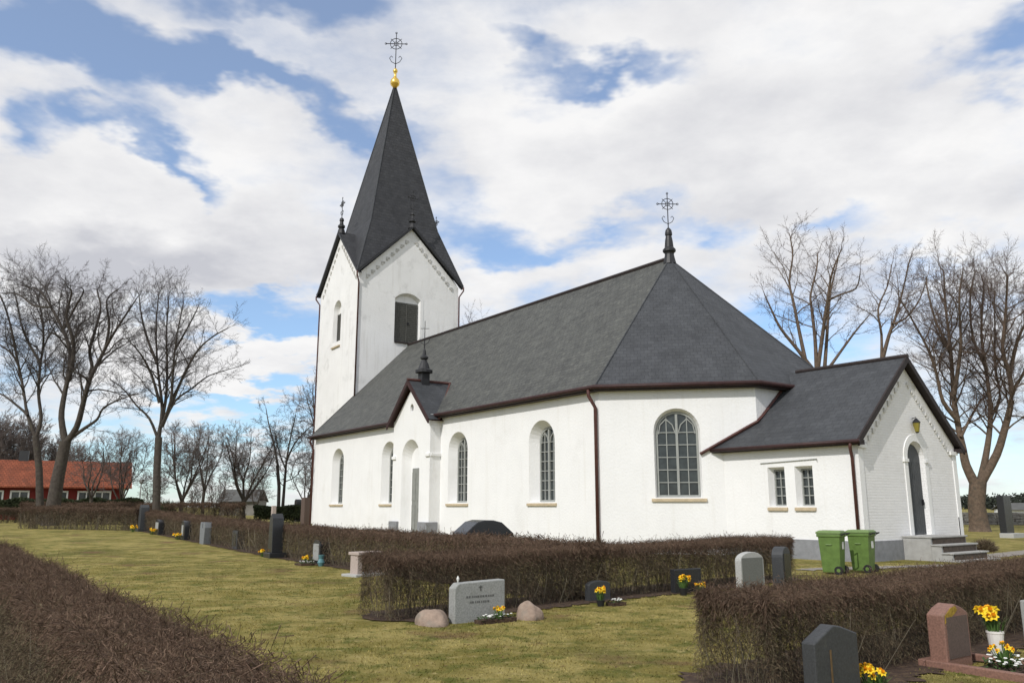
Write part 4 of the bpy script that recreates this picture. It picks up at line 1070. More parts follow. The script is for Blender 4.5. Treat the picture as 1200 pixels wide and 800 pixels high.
generic('tall bare tree half hidden behind the church tower', 398, 84, 428, 62, 38, 8, .2, .35, params(1.15, .04, .18, .012, 1.4, (30, 68)))
generic('bare tree whose crown shows above the nave ridge beside the tower', 556, 88, 338, 34, 39, 7, .3, .35, params(1.2, .06, .16, .011, .8))
for i, (px, d, top, half) in enumerate([(178, 92, 548, 14), (252, 95, 552, 16), (300, 98, 548, 18), (228, 100, 562, 10), (82, 100, 515, 20)]):
    generic(['faint low bare tree behind the lone upright tree', 'faint bare sapling between the slim tree and the barn', 'faint low bare tree beyond the right end of the barn', 'smallest faint bare sapling left of the barn', 'pale bare tree rising behind the red house roof'][i], px, d, top, half, 50 + i, 6, .15, .1, params(.75, .06, .17, .013, 1.5))
for i, (px, d, top, half) in enumerate([(8, 105, 478, 40), (38, 112, 500, 34), (70, 118, 520, 30), (-30, 108, 485, 40)]):
    generic(['dense dark wood-edge tree at the left edge behind the red house', 'dense dark tree behind the middle of the red house roof', 'lower dense tree behind the red house chimney', 'dense dark tree beyond the left border'][i], px, d, top, half, 60 + i, 10, .1, .2, params(.75, .06, .16, .022, 1.15), name='dense_tree')

# ------------------------------------------------------------------ red house, barn, far things
def red_house():
    p = at(152, 594, 80); base = Vector((p.x, p.y, terr(p.x, p.y)))
    L_ = 26.0
    ang = R(27.5)
    h = empty('red_house', base, ang, 'long red wooden house with orange tile roof and white windows behind the left trees', 'house')
    D = 7.0; z0, ez, rz_ = 0, 3.35, 5.45
    mb = MB(); mb.prism([(-L_, 0, 0), (-.6, 0, 0), (-.6, D, 0), (-L_, D, 0)], [(-L_, 0, ez), (-.6, 0, ez), (-.6, D, ez), (-L_, D, ez)])
    for x, fl in ((-.6, 1), (-L_, -1)): mb.poly([(x, 0, ez), (x, D, ez), (x, D / 2, rz_ - .1)][::fl])
    wall = mb.build('wall', REDWOOD, h)
    mb = MB()
    for s in (0, 1):
        y0 = -.6 if s == 0 else D + .6
        top = [(-L_ - .4, y0, ez - .35), (.0, y0, ez - .35), (-.0, D / 2, rz_ + .1), (-L_ - .4, D / 2, rz_ + .1)]
        if s: top = top[::-1]
        mb.prism([(x, y, z - .14) for x, y, z in top], top)
    rf = mb.build('roof', TILE, h)
    mb = MB(); mb.prism([(-.0, -.6, ez - .55), (.06, -.6, ez - .55), (.06, D / 2, rz_ - .1), (0, D / 2, rz_ - .1)], [(-.0, -.6, ez - .33), (.06, -.6, ez - .33), (.06, D / 2, rz_ + .13), (0, D / 2, rz_ + .13)])
    mb.prism([(.06, D + .6, ez - .55), (0, D + .6, ez - .55), (0, D / 2, rz_ - .1), (.06, D / 2, rz_ - .1)], [(.06, D + .6, ez - .33), (0, D + .6, ez - .33), (0, D / 2, rz_ + .13), (.06, D / 2, rz_ + .13)])
    mb.build('barge_board', WHITEP, rf)
    for x in (-9.5, -15.5):
        MB().box((x, D / 2 + .2, rz_ + .35), (.8, .7, 1.3)).build('chimney', G_DARK, rf)
    pl = Plane((-L_, 0), (-.6, 0))
    for px in (128, 110, 78, 33, 3, -22):
        k_ = (px - 600) / F; x = (k_ * base.y - base.x) / (math.cos(ang) - k_ * math.sin(ang)); u = x + L_
        mb = MB()
        for (a, b, w) in (((u - .7, 1.1), (u - .7, 2.55), .14), ((u + .7, 1.1), (u + .7, 2.55), .14), ((u, 1.1), (u, 2.55), .10), ((u - .77, 1.1), (u + .77, 1.1), .14), ((u - .77, 2.55), (u + .77, 2.55), .14)): wbar(mb, pl, a, b, w, -.02, .06)
        wf = mb.build('window', WHITEP, h); MB().poly([pl.at(u - .65, 1.15, .02), pl.at(u + .65, 1.15, .02), pl.at(u + .65, 2.5, .02), pl.at(u - .65, 2.5, .02)]).build('pane', GLASS, wf)
    mb = MB()
    for x in (-.62,): mb.box((x, -.02, ez / 2), (.16, .08, ez))
    mb.build('corner_board', WHITEP, h)
red_house()
def low_barn():
    b = onground(278, 115); b = Vector((b.x, b.y, .5))
    h = empty('low_barn', b, R(2), 'low grey barn with a dark roof under the wide bare tree', 'barn')
    MB().prism([(-2.4, 0, -.6), (2.7, 0, -.6), (2.7, 5, -.6), (-2.4, 5, -.6)], [(-2.4, 0, 2.0), (2.7, 0, 2.0), (2.7, 5, 2.0), (-2.4, 5, 2.0)]).build('wall', GREYWOOD, h)
    mb = MB()
    for s in (0, 1):
        y0 = -.4 if s == 0 else 5.4; top = [(-2.8, y0, 1.9), (2.9, y0, 1.9), (2.9, 2.5, 3.55), (-2.8, 2.5, 3.55)]
        if s: top = top[::-1]
        mb.prism([(x, y, z - .12) for x, y, z in top], top)
    mb.build('roof', GREYROOF, h)
    MB().box((-1.1, -.03, .9), (1.3, .06, 1.8)).build('door', DARKTRIM, h)
low_barn()
def leafy(label, name, cat, a, b, wid, hgt, seed, m=GREENHEDGE, n=9000, group=None):
    rng = np.random.default_rng(seed); a, b = np.array(a), np.array(b); d = b - a; L_ = np.linalg.norm(d); d = d / L_; s = np.array([-d[1], d[0]])
    t = rng.uniform(0, L_, n); u = rng.uniform(-.5, .5, n) * wid; z = hgt * (1 - np.abs(rng.normal(0, .3, n))); z = np.clip(z, .02, hgt * 1.03) * (1 + .06 * np.sin(t * 2.1 + seed))
    P = np.stack([a[0] + d[0] * t + s[0] * u, a[1] + d[1] * t + s[1] * u, terr(*a) + z], 1); q = rng.normal(0, 1, (n, 3)); q /= np.linalg.norm(q, axis=1)[:, None]; ln = .12
    org = np.array([a[0], a[1], terr(*a)])
    o = twig_mesh(name, P - q * ln, P + rng.normal(0, .02, (n, 3)), P + q * ln, .04, m, origin=org)
    return tag(o, label, cat, group)
g0, g1 = onground(300, 60), onground(356, 60)
leafy('dark green clipped hedge left of the church behind the pale post stone', 'evergreen_hedge', 'hedge', (g0.x, g0.y), (g1.x, g1.y), 1.0, 1.15, 71)
g0, g1 = onground(-10, 68), onground(165, 68)
leafy('low dark green hedge along the foot of the red house', 'evergreen_hedge', 'hedge', (g0.x, g0.y), (g1.x, g1.y), 1.0, 1.75, 72, n=16000)
def shrub_ball(label, px, d, rad, seed, m=GREENHEDGE, twig=.03, n=1500, sq=1.0, name='shrub', zc=None):
    rng = np.random.default_rng(seed); b = onground(px, d); q = rng.normal(0, 1, (n, 3)); q /= np.linalg.norm(q, axis=1)[:, None]; q[:, 2] = np.abs(q[:, 2]) * sq
    rr = rad * rng.uniform(.55, 1.05, n)[:, None]; c = np.array([0, 0, .05]); P2 = c + q * rr; P0 = c + q * rr * .55 + rng.normal(0, rad * .06, (n, 3)); P1 = (P0 + P2) / 2 + rng.normal(0, rad * .05, (n, 3))
    o = twig_mesh(name, P0, P1, P2, twig, m); o.location = b; return tag(o, label, 'shrub')
shrub_ball('dark rounded shrub at the foot of the lone upright tree', 194, 56, .95, 73, sq=1.8)
shrub_ball('low reddish bare shrub beside the annex steps', 1148, 30.5, .55, 74, HEDGE, .008, 1300, .9)
def utility_pole():
    b = onground(163, 90); r = empty('lamp_post', b, 0, 'thin pale lamp post right of the red house', 'lamp post')
    MB().tube([(0, 0, 0), (0, 0, 3.6)], .07, 8).build('pole', G_GREY, r); MB().lathe((0, 0, 3.6), [(.06, 0), (.2, .1), (.22, .4), (.05, .5)], 8).build('lamp_head', FRAME, r)
utility_pole()
# wood on the far right
def far_wood():
    rng = np.random.default_rng(80); n = 26000
    x = rng.uniform(60, 560, n); y = 420 + rng.uniform(0, 60, n) - .15 * (x - 260)
    hmax = 7.6 + 1.6 * np.sin(x * .045) + 1.1 * np.sin(x * .21 + 1) + .8 * np.sin(x * .63)
    z = hmax * rng.uniform(0, 1, n) ** .6; P = np.stack([x, y, z], 1); q = rng.normal(0, 1, (n, 3)); q /= np.linalg.norm(q, axis=1)[:, None]; q[:, 2] = np.abs(q[:, 2])
    o = twig_mesh('far_wood', P - q * .3, P, P + q * rng.uniform(.6, 1.5, n)[:, None], rng.uniform(.35, .8, n), FOREST); tag(o, 'dark band of distant wood on the right horizon', 'wood', kind='stuff')
far_wood()
# low field-stone wall beyond the annex
def stone_wall():
    rnd = random.Random(9); a, b = onground(1100, 68), onground(1330, 72); d = (b - a); L_ = d.length; d.normalize(); s = Vector((-d.y, d.x, 0)); mb = MB()
    z = 0
    for row in range(4):
        t = rnd.uniform(-.4, 0)
        while t < L_:
            w = rnd.uniform(.4, .9); hh = .26
            c = d * (t + w / 2) + Vector((0, 0, row * hh + hh / 2 - .05)); M_ = Matrix((d, s, Vector((0, 0, 1)))).transposed().to_4x4(); M_.translation = c
            M_ = M_ @ Matrix.Rotation(rnd.uniform(-.12, .12), 4, 'Z') @ Matrix.Rotation(rnd.uniform(-.1, .1), 4, 'X')
            mb.box((0, 0, 0), (w * .96, .55 - row * .04 + rnd.uniform(-.06, .06), hh * rnd.uniform(.9, 1.1)), M_); t += w
    o = mb.build('stone_wall', STONEWALL, loc=a, bevel=.05); tag(o, 'low dark field stone wall behind the massive brown tree', 'wall')
stone_wall()
def farm():
    b = onground(1212, 150); h = empty('farm_building', b, R(-8), 'white farm building with dark roof at the right edge beyond the wall', 'building')
    MB().prism([(-4, 0, -.2), (14, 0, -.2), (14, 7, -.2), (-4, 7, -.2)], [(-4, 0, .75), (14, 0, .75), (14, 7, .75), (-4, 7, .75)]).build('wall', WHITEP, h)
    mb = MB()
    for s in (0, 1):
        y0 = -.5 if s == 0 else 7.5; top = [(-4.4, y0, .7), (14.4, y0, .7), (14.4, 3.5, 1.9), (-4.4, 3.5, 1.9)]
        if s: top = top[::-1]
        mb.prism([(x, y, z - .15) for x, y, z in top], top)
    mb.build('roof', GREYROOF, h)
    MB().box((2, -.03, .3), (1.6, .06, .5)).build('window', GLASS, h)
farm()
# gravel path from the steps towards the right
p0, p1 = gp(1105, 657), gp(1300, 637)
strip('path', p0, p1, 1.0, GRAVEL, .012, 7, .1)
p0, p1 = gp(935, 668), gp(1120, 662)
strip('path', p0, p1, .7, GRAVEL, .016, 8, .25)

# ------------------------------------------------------------------ gravestones
GG = 'gravestones in the churchyard'
EA = math.atan2(EV.y, EV.x) + math.pi / 2     # local -Y faces east
SA = math.atan2(-NV.y, -NV.x) + math.pi / 2   # local -Y faces south
def outline_top(kind, w, h):
    x = w / 2
    if kind == 'flat': return [(-x, 0), (x, 0), (x, h), (-x, h)]
    if kind == 'bevel': return [(-x, 0), (x, 0), (x, h), (-x + .07, h - .02), (-x, h - .09)]
    if kind == 'arch':
        k = h * .22; return [(-x, 0), (x, 0), (x, h - k)] + [(x * math.cos(math.pi * i / 10), h - k + k * math.sin(math.pi * i / 10)) for i in range(1, 10)] + [(-x, h - k)]
    if kind == 'round':
        return [(-x, 0), (x, 0), (x, h - x)] + [(x * math.cos(math.pi * i / 12), h - x + x * math.sin(math.pi * i / 12)) for i in range(1, 12)] + [(-x, h - x)]
    if kind == 'peak': return [(-x, 0), (x, 0), (x, h * .84), (x * .55, h * .93), (0, h), (-x * .55, h * .93), (-x, h * .84)]
    if kind == 'slope': return [(-x, 0), (x, 0), (x, h * .86), (x * .2, h * .98), (-x * .1, h), (-x, h * .80)]
    if kind == 'obelisk': return [(-x, 0), (x, 0), (x * .72, h * .88), (0, h), (-x * .72, h * .88)]
    if kind == 'heart': return [(-x * .75, 0), (x * .75, 0), (x, h * .75), (x * .8, h), (x * .35, h * .97), (x * .2, h * .72), (-x * .2, h * .72), (-x * .35, h * .97), (-x * .8, h), (-x, h * .75)]
def stone(label, loc, rz, kind, w, h, th, m, base=None, lines=0, name='gravestone', panel_=None, bev=.012, tilt=0):
    r = empty(name, (loc[0], loc[1], terr(loc[0], loc[1])), rz, label, 'gravestone', GG)
    z0 = 0
    if base:
        bw, bd, bh = base; MB().box((0, 0, bh / 2 - .04), (bw, bd, bh + .08)).build('plinth', m, r, bevel=.015); z0 = bh
    lp = outline_top(kind, w, h); mb = MB()
    mb.prism([(x, -th / 2, z - (0.05 if z == 0 and not base else 0) + z0) for x, z in lp], [(x, th / 2, z - (0.05 if z == 0 and not base else 0) + z0) for x, z in lp])
    mb.f = [f[::-1] for f in mb.f]
    sl_ = mb.build('slab', m, r, bevel=bev)
    sl_.rotation_euler = (tilt, 0, 0)
    if lines:
        rnd = random.Random(label); mb = MB(); z = h * .62 + z0
        for i in range(lines):
            L_ = w * rnd.uniform(.35, .6); x = -L_ / 2
            while x < L_ / 2:
                q = rnd.uniform(.015, .035); mb.box((x, -th / 2 - .001, z), (q, .004, .028)); x += q + .014
            z -= .075
        mb.build('inscription', INK, sl_)
    if panel_:
        pw_, ph_, pz_ = panel_[:3]; MB().box((0, -th / 2 - .004, z0 + pz_), (pw_, .016, ph_)).build('name_panel', panel_[3], sl_)
    return r
# the wide grey stone with its boulders
gA = gp(559, 727); 
g1 = stone('wide pale grey gravestone with a clipped left corner between two boulders', gA, EA, 'bevel', .86, .56, .17, G_GREY, None, 2)
mb = MB(); mb.box((0, -.088, .46), (.018, .006, .075)); mb.box((0, -.088, .475), (.055, .006, .018)); mb.build('cross_emblem', INK, g1)
mb = MB(); mb.lathe((-.33, 0, .55), [(.012, 0), (.022, .03), (.03, .06), (.018, .09), (.006, .11)], 8); dv = mb.build('dove', WHITEFL, g1); dv.scale = (.7, .7, .8); dv.location = (-.1, 0, .11)
def boulder(label, px, py, w, h, seed):
    b = gp(px, py); bm = bmesh.new(); bmesh.ops.create_icosphere(bm, subdivisions=4, radius=1)
    rnd = random.Random(seed); ph = [rnd.uniform(0, 6) for _ in range(6)]
    for v in bm.verts:
        c = v.co; k = 1 + .13 * math.sin(2.3 * c.x + ph[0]) * math.sin(2.7 * c.y + ph[1]) + .05 * math.sin(4.1 * c.z + ph[2] + c.x * 2) + .05 * math.sin(7 * c.x + ph[3]) * math.cos(6 * c.y + ph[4])
        v.co = Vector((c.x * k * w / 2, c.y * k * w * .4, max(c.z * k, -.35) * h))
    me = bpy.data.meshes.new('boulder'); bm.to_mesh(me); bm.free()
    o = finish('boulder', me, BOULDER, None, b + Vector((0, 0, h * .05)), True, False); o.rotation_euler = (0, 0, rnd.uniform(0, 3)); return tag(o, label, 'boulder', 'boulders beside the grey gravestone')
boulder('flat pinkish boulder to the left of the wide grey gravestone', 507, 731, .55, .20, 1)
boulder('rounder boulder to the right of the wide grey gravestone', 620, 725, .42, .22, 4)

# flowers -----------------------------------------------------------
def blossom_mesh():
    mb = MB(); mb.mi = 0
    for k in range(6):
        a = k * math.pi / 3; c, s = math.cos(a), math.sin(a); c2, s2 = -s, c
        p = lambda r, t, z: (c * r + c2 * t, s * r + s2 * t, z)
        mb.add([p(.006, 0, 0), p(.022, -.013, .004), p(.040, 0, -.003), p(.022, .013, .004)], [(0, 1, 2, 3)])
    mb.mi = 1; n = 8
    mb.add([(.009 * math.cos(2 * math.pi * k / n), .009 * math.sin(2 * math.pi * k / n), 0) for k in range(n)] + [(.016 * math.cos(2 * math.pi * k / n), .016 * math.sin(2 * math.pi * k / n), .026) for k in range(n)], [(k, (k + 1) % n, n + (k + 1) % n, n + k) for k in range(n)])
    me = bpy.data.meshes.new('blossom'); me.from_pydata(mb.v, [], mb.f); me.polygons.foreach_set('material_index', mb.m); me.materials.append(YELLOW); me.materials.append(ORANGE); me.update(); return me
BLOSSOM = blossom_mesh()
def daffodils(label, loc, n, spread, h, seed, sc=1.0, pot=None, green=True, white=False, name='daffodils', cat='flowers'):
    rnd = random.Random(seed); r = empty(name, loc, rnd.uniform(0, 3), label, cat, 'daffodils on the graves'); z0 = 0
    if pot:
        pr, ph_, pm = pot; MB().lathe((0, 0, 0), [(pr * .72, 0), (pr, ph_ * .9), (pr * 1.06, ph_ * .92), (pr * 1.06, ph_), (pr * .9, ph_)], 16).build('pot', pm, r, smooth=False); z0 = ph_
    mb = MB(); tips = []
    for i in range(n):
        a = rnd.uniform(0, 6.28); q = spread * math.sqrt(rnd.random()); x, y = q * math.cos(a), q * math.sin(a); z = z0 + h * rnd.uniform(.7, 1.05)
        mb.tube([(x * .35, y * .35, z0 * .8), (x * .7, y * .7, z0 + (z - z0) * .6), (x, y, z)], .004, 4, False); tips.append((x, y, z))
    for i in range(n * 4):
        a = rnd.uniform(0, 6.28); q = spread * math.sqrt(rnd.random()) * 1.1; x, y = q * math.cos(a), q * math.sin(a); z = z0 + h * rnd.uniform(.45, .9); w = .007
        dx, dy = -math.sin(a) * w, math.cos(a) * w
        mb.add([(x * .4 - dx, y * .4 - dy, z0 * .8), (x * .4 + dx, y * .4 + dy, z0 * .8), (x * .8 + dx, y * .8 + dy, z0 + (z - z0) * .7), (x * .8 - dx, y * .8 - dy, z0 + (z - z0) * .7), (x * 1.15, y * 1.15, z)], [(0, 1, 2, 3), (3, 2, 4)])
    mb.build('leaves', LEAFG, r, uv=False)
    for x, y, z in tips:
        o = bpy.data.objects.new('blossom', BLOSSOM); COL.objects.link(o); o.parent = r; o.location = (x, y, z); a = math.atan2(y, x) + rnd.gauss(0, .5)
        dv = Vector((math.cos(a) * rnd.uniform(.4, 1), math.sin(a) * rnd.uniform(.4, 1), rnd.uniform(.3, .9))); o.rotation_euler = dv.to_track_quat('Z', 'Y').to_euler(); o.scale = (sc,) * 3
    return r
def bedding(label, loc, rz, w, d, seed, m=WHITEFL, hgt=.07, n=60):
    """low planting bed: soil box with kerb, leaves and small flowers"""
    rnd = random.Random(seed); r = empty('planting_bed', loc, rz, label, 'planting bed', 'planting beds in front of gravestones')
    MB().box((0, 0, .02), (w, d, .07)).build('soil', SOIL, r)
    mb = MB()
    for i in range(n * 4):
        x, y = rnd.uniform(-.46, .46) * w, rnd.uniform(-.46, .46) * d; z = .05 + rnd.uniform(0, hgt); a = rnd.uniform(0, 6.28); q = .025; tz = rnd.uniform(-.012, .02)
        mb.add([(x, y, z - .02), (x + q * math.cos(a + .6), y + q * math.sin(a + .6), z), (x + 2 * q * math.cos(a), y + 2 * q * math.sin(a), z + tz), (x + q * math.cos(a - .6), y + q * math.sin(a - .6), z)], [(0, 1, 2, 3)])
    for i in range(n):
        x, y = rnd.uniform(-.44, .44) * w, rnd.uniform(-.44, .44) * d; MB().lathe((x, y, .06 + rnd.uniform(.3, 1) * hgt), [(.004, 0), (.02, .008), (.014, .016)], 6).build('flower', m, r, uv=False)
    mb.build('foliage', GLEAF, r, uv=False); return r
def off(p, e=0, n=0, z=0): v = p + EV * e + NV * n; return Vector((v.x, v.y, terr(v.x, v.y) + z))
bedding('narrow planted trough in front of the wide grey gravestone', off(gA, .30, .12), EA, .62, .16, 1, WHITEFL, .05, 14)
daffodils('three small daffodils before the wide grey gravestone', off(gA, .30, .18, .04), 6, .11, .16, 2, .95)

# stones along the middle hedge
pB = gp(706, 704); stone('small blackish gravestone sunk against the middle hedge behind orange daffodils', off(pB, -.12, 0), EA, 'arch', .5, .34, .12, G_DARK)
daffodils('orange yellow daffodil pot before the small blackish gravestone', gp(704, 710), 10, .10, .2, 3, 1.1, (.07, .1, RUBBER))
bedding('tiny white flowered bed beside the orange yellow daffodil pot', off(gp(722, 709), 0, 0), EA, .28, .2, 2, WHITEFL, .05, 10)
pC = gp(806, 694); stone('low black rectangular gravestone against the right part of the middle hedge', off(pC, -.05, .02), EA, 'flat', .74, .44, .12, G_BLACK)
daffodils('full yellow daffodil pot before the low black gravestone', gp(801, 697), 14, .13, .2, 4, 1.25, (.08, .13, RUBBER))
daffodils('smaller daffodil bunch right of the full pot at the low black gravestone', gp(820, 694), 7, .10, .17, 5, 1.15)
pD = gp(880, 692); stone('grey round shouldered gravestone standing clear of the hedge', pD, EA, 'arch', .70, .74, .14, G_PALE)
MB().box((0, -.072, .35), (.62, .008, .56)).build('shaded_face', granite('shade_tone_granite', (.15, .155, .14), .8, .25), bpy.data.objects[[o.name for o in bpy.data.objects if o.get('label', '').startswith('grey round')][0]])  # dark sheet over the front; the face's shade is painted into its colour
daffodils('daffodil bunch at the foot of the grey round shouldered gravestone', gp(880, 690), 9, .13, .22, 6, 1.2)
pE = off(gp(909, 687), .1, .1); stone('narrow dark round topped gravestone at the end of the middle hedge', pE, EA + R(14), 'round', .42, .80, .24, G_DARK, None, 0, panel_=(.32, .58, .38, G_BLACK))
# black monument behind the long hedge
pF = at(566, 600, 19.2); rF = empty('black_monument', (pF.x, pF.y, terr(pF.x, pF.y) + .03), EA - R(8), 'wide black granite monument with curved overhanging lid behind the hedge', 'monument'); rF.scale = (.90, .9, .98)
mb = MB(); mb.prism([(-.56, -.3, -.05), (.56, -.3, -.05), (.56, .3, -.05), (-.56, .3, -.05)], [(-.56, -.3, .96), (.56, -.3, .96), (.56, .3, .96), (-.56, .3, .96)]); mb.build('body', G_BLACK, rF, bevel=.02)
lid = [(-.70, .93), (.70, .93), (.70, 1.0), (.36, 1.25), (.12, 1.30), (-.13, 1.305), (-.34, 1.26), (-.70, 1.0)]
mb = MB(); mb.prism([(x * .98, -.40, z) for x, z in lid], [(x * .98, .40, z) for x, z in lid]); mb.f = [f[::-1] for f in mb.f]; mb.build('lid', G_BLACK, rF, bevel=.02)

# front right graves
pG = gp(1000, 822); stone('dark slanted top gravestone at the lower right edge of the photo', off(pG, -.1, -.12), EA, 'slope', .62, .62, .13, G_DARK, None, 0)
mb = MB(); mb.box((-.1, -.069, .3), (.016, .008, .26)); mb.build('bronze_cross', mat('dull_bronze', (.13, .085, .04), .6, .2, 20), [o for o in bpy.data.objects if o.get('label', '').startswith('dark slanted')][0])
daffodils('yellow daffodil clump in front of the dark slanted gravestone', gp(1024, 812), 16, .15, .22, 7, 1.0)
pH = gp(1116, 780); sH = stone('red granite gravestone with a peaked mossy top at the lower right', pH, EA, 'peak', .50, .62, .18, G_RED, None, 0)
MB().box((0, -.092, .30), (.42, .008, .40)).build('shaded_front', G_BROWN, sH)  # same stone, shade of the east face put into a darker brown
mb = MB(); rnd = random.Random(5)
mb.prism([(-.235, -.094, .44), (-.02, -.094, .53), (.03, -.094, .56), (0, -.094, .60), (-.1, -.094, .585), (-.22, -.094, .52)], [(-.235, -.088, .44), (-.02, -.088, .53), (.03, -.088, .56), (0, -.088, .60), (-.1, -.088, .585), (-.22, -.088, .52)]); mb.build('lichen_patch', LICHEN, sH)
mb = MB()
kb = [(-.42, -.95, .42, -.87), (-.42, -.87, -.34, .12), (.34, -.87, .42, .12), (-.42, .12, .42, .2)]
for x0, y0, x1, y1 in kb: mb.box(((x0 + x1) / 2 + .12, (y0 + y1) / 2, .02), (x1 - x0 - .004, y1 - y0 - .004, .11))
kr = mb.build('grave_kerb', G_RED, loc=off(pH, 0, 0), bevel=.01); kr.rotation_euler = (0, 0, EA); tag(kr, 'low red granite kerb framing the planted grave at the lower right', 'grave kerb')
bedding('white heather and ivy bed inside the red granite kerb', off(pH, .50, .10), EA, .56, .36, 3, WHITEFL, .09, 38)
daffodils('dwarf daffodils growing in the bed before the red gravestone', off(pH, .48, .10, .05), 12, .13, .21, 8, .8)
daffodils('tall white vase of large daffodils beside the red gravestone', off(gp(1169, 768), 0, 0), 14, .15, .22, 9, 1.5, (.085, .26, VASE), name='flower_vase', cat='vase')
daffodils('two daffodils leaning at the right shoulder of the red gravestone', off(pH, -.12, .37, .18), 3, .05, .30, 10, 1.3)
stone('grey gravestone cut off by the right border of the photo', off(gp(1222, 752), 0, 0), EA, 'flat', .62, .50, .15, G_GREY)
# dark tall stone far right
pI = onground(1177, 44.5); stone('tall black gravestone on a pale base at the far right behind the lawn', pI, EA, 'flat', .86, 2.2, .35, G_BLACK, None)
tag(MB().box((0, 0, .1), (1.3, .7, .28)).build('stone_base', G_PALE, loc=off(Vector((pI.x, pI.y, 0)), .22, 0), bevel=.02), 'pale granite block lying before the tall black gravestone', 'stone')
bpy.data.objects['stone_base'].rotation_euler = (0, 0, EA)

# row of old stones along the long hedge (facing south)
def row(label, px, py, kind, w, h, th, m, rz=SA, **k): return stone(label, gp(px, py), rz, kind, w, h, th, m, **k)
row('tall grey obelisk shaped gravestone at the far left end of the long hedge', 167, 622, 'obelisk', .58, 1.2, .4, G_DARK, base=(.75, .6, .13))
row('dark gravestone with pale inscription next to the grey obelisk', 187, 626, 'arch', .75, .70, .3, G_BLACK, panel_=(.55, .3, .42, G_GREY))
row('black rounded gravestone with a narrow pale panel in the row', 218, 632, 'round', .62, .80, .35, G_BLACK, panel_=(.26, .42, .4, G_GREY))
row('grey lyre shaped gravestone with a hollow top in the row', 240, 637, 'heart', .70, .84, .28, granite('blue_granite', (.17, .18, .185), .6))
row('square dark gravestone with a sunk framed panel in the row', 279, 643, 'flat', .58, .66, .30, G_DARK, panel_=(.36, .46, .34, G_BLACK))
row('tall slim black pillar gravestone standing in the row', 322, 653, 'obelisk', .40, 1.2, .36, G_BLACK, base=(.6, .55, .16))
row('dark gravestone with a grey face and flowers near the end of the row', 376, 660, 'arch', .56, .66, .32, G_BLACK, panel_=(.40, .46, .33, G_GREY))
pst = onground(321, 45); stone('pale post like gravestone seen above the slim black pillar', pst, SA, 'flat', .24, 1.3, .2, G_PINK)
stone('brown weathered upright stone left of the church corner', onground(359, 54), SA, 'flat', .62, 1.75, .5, G_BROWN)
stone('small black stone showing on top of the green hedge by the church', onground(349, 66), SA, 'round', .55, 1.75, .4, G_BLACK)
daffodils('yellow daffodils before the grey obelisk at the far left', gp(156, 623), 7, .2, .3, 11, 2.2)
daffodils('yellow daffodils at the dark stone with pale inscription', gp(178, 626), 7, .2, .26, 12, 2.1)
daffodils('yellow daffodils left of the black rounded gravestone', gp(208, 632), 7, .18, .24, 13, 2.0)
daffodils('yellow daffodils left of the slim black pillar', gp(308, 652), 6, .16, .2, 14, 1.7)
daffodils('daffodil bowl in front of the dark gravestone with a grey face', gp(361, 660), 10, .2, .2, 15, 1.5)
bedding('low white flowered bed under the daffodil bowl', gp(357, 662), SA, .5, .4, 5, WHITEFL, .05, 16)
mb = MB(); mb.lathe((0, 0, 0), [(.06, 0), (.1, .1), (.06, .2), (.09, .3)], 10)
tag(mb.build('watering_jug', mat('teal_glaze', (.10, .22, .24), .4), loc=gp(376, 663)), 'small teal jug beside the dark gravestone with a grey face', 'jug')
# pale pinkish table stone half hidden by the end of the middle hedge
pJ = gp(428, 674)
rJ = empty('table_tomb', pJ, EA + R(10), 'pale pinkish table tomb on legs peeping out left of the middle hedge', 'gravestone', GG)
MB().box((0, 0, .52), (.72, .42, .07)).build('table_top', G_PINK, rJ, bevel=.01)
for x in (-.27, .27): MB().box((x, 0, .26), (.13, .3, .45)).build('leg', G_PINK, rJ, bevel=.01)
MB().box((0, 0, .015), (.95, .6, .08)).build('base', G_PALE, rJ, bevel=.01)
hz = gp(392, 650); 

# ------------------------------------------------------------------ wheeled bins
def bin_(label, px, py, rz):
    r = empty('wheeled_bin', gp(px, py), rz, label, 'bin', 'green wheeled bins by the annex')
    # local +X is the back with handle and wheels, the long side faces -Y
    mb = MB(); b0 = [(-.22, -.19), (.20, -.19), (.20, .19), (-.22, .19)]; b1 = [(-.27, -.235), (.25, -.235), (.25, .235), (-.27, .235)]; b2 = [(-.30, -.255), (.27, -.255), (.27, .255), (-.30, .255)]
    mb.prism([V3(p, .04) for p in b0], [V3(p, .90) for p in b1]); mb.prism([V3(p, .88) for p in b2], [V3(p, .955) for p in b2])
    body = mb.build('body', BINGREEN, r, bevel=.015)
    mb = MB(); l0 = [(-.315, -.265), (.285, -.265), (.285, .265), (-.315, .265)]; l1 = [(-.25, -.20), (.24, -.20), (.24, .20), (-.25, .20)]
    mb.prism([V3(p, .957) for p in l0], [V3(p, .995) for p in l0]); mb.prism([V3(p, .995) for p in l0], [V3(p, 1.035) for p in l1]); lid_ = mb.build('lid', BINLID, r, bevel=.012)
    MB().tube([(.29, -.2, .93), (.37, -.2, .97), (.37, .2, .97), (.29, .2, .93)], .016, 6).build('handle', RUBBER, r)
    for s in (-1, 1):
        mb = MB(); mb.tube([(.18, s * .215, .10), (.18, s * .27, .10)], .10, 18); w = mb.build('wheel', RUBBER, r)
        mb = MB(); mb.tube([(.18, s * .268, .10), (.18, s * .278, .10)], .045, 12); mb.build('hub', BINGREEN, w)
    MB().box((-.02, -.232, .70), (.15, .035, .03)).build('side_grip', BINLID, r, bevel=.01)
    MB().box((.247, .02, .68), (.006, .13, .17)).build('sticker', LABELW, r)
    return r
BR = math.atan2(NV.y, NV.x) - R(73)
bin_('left green wheeled bin of the pair beside the annex', 978, 672, BR)
bin_('right green wheeled bin with its black handle towards the door steps', 1013, 670, BR - R(6))
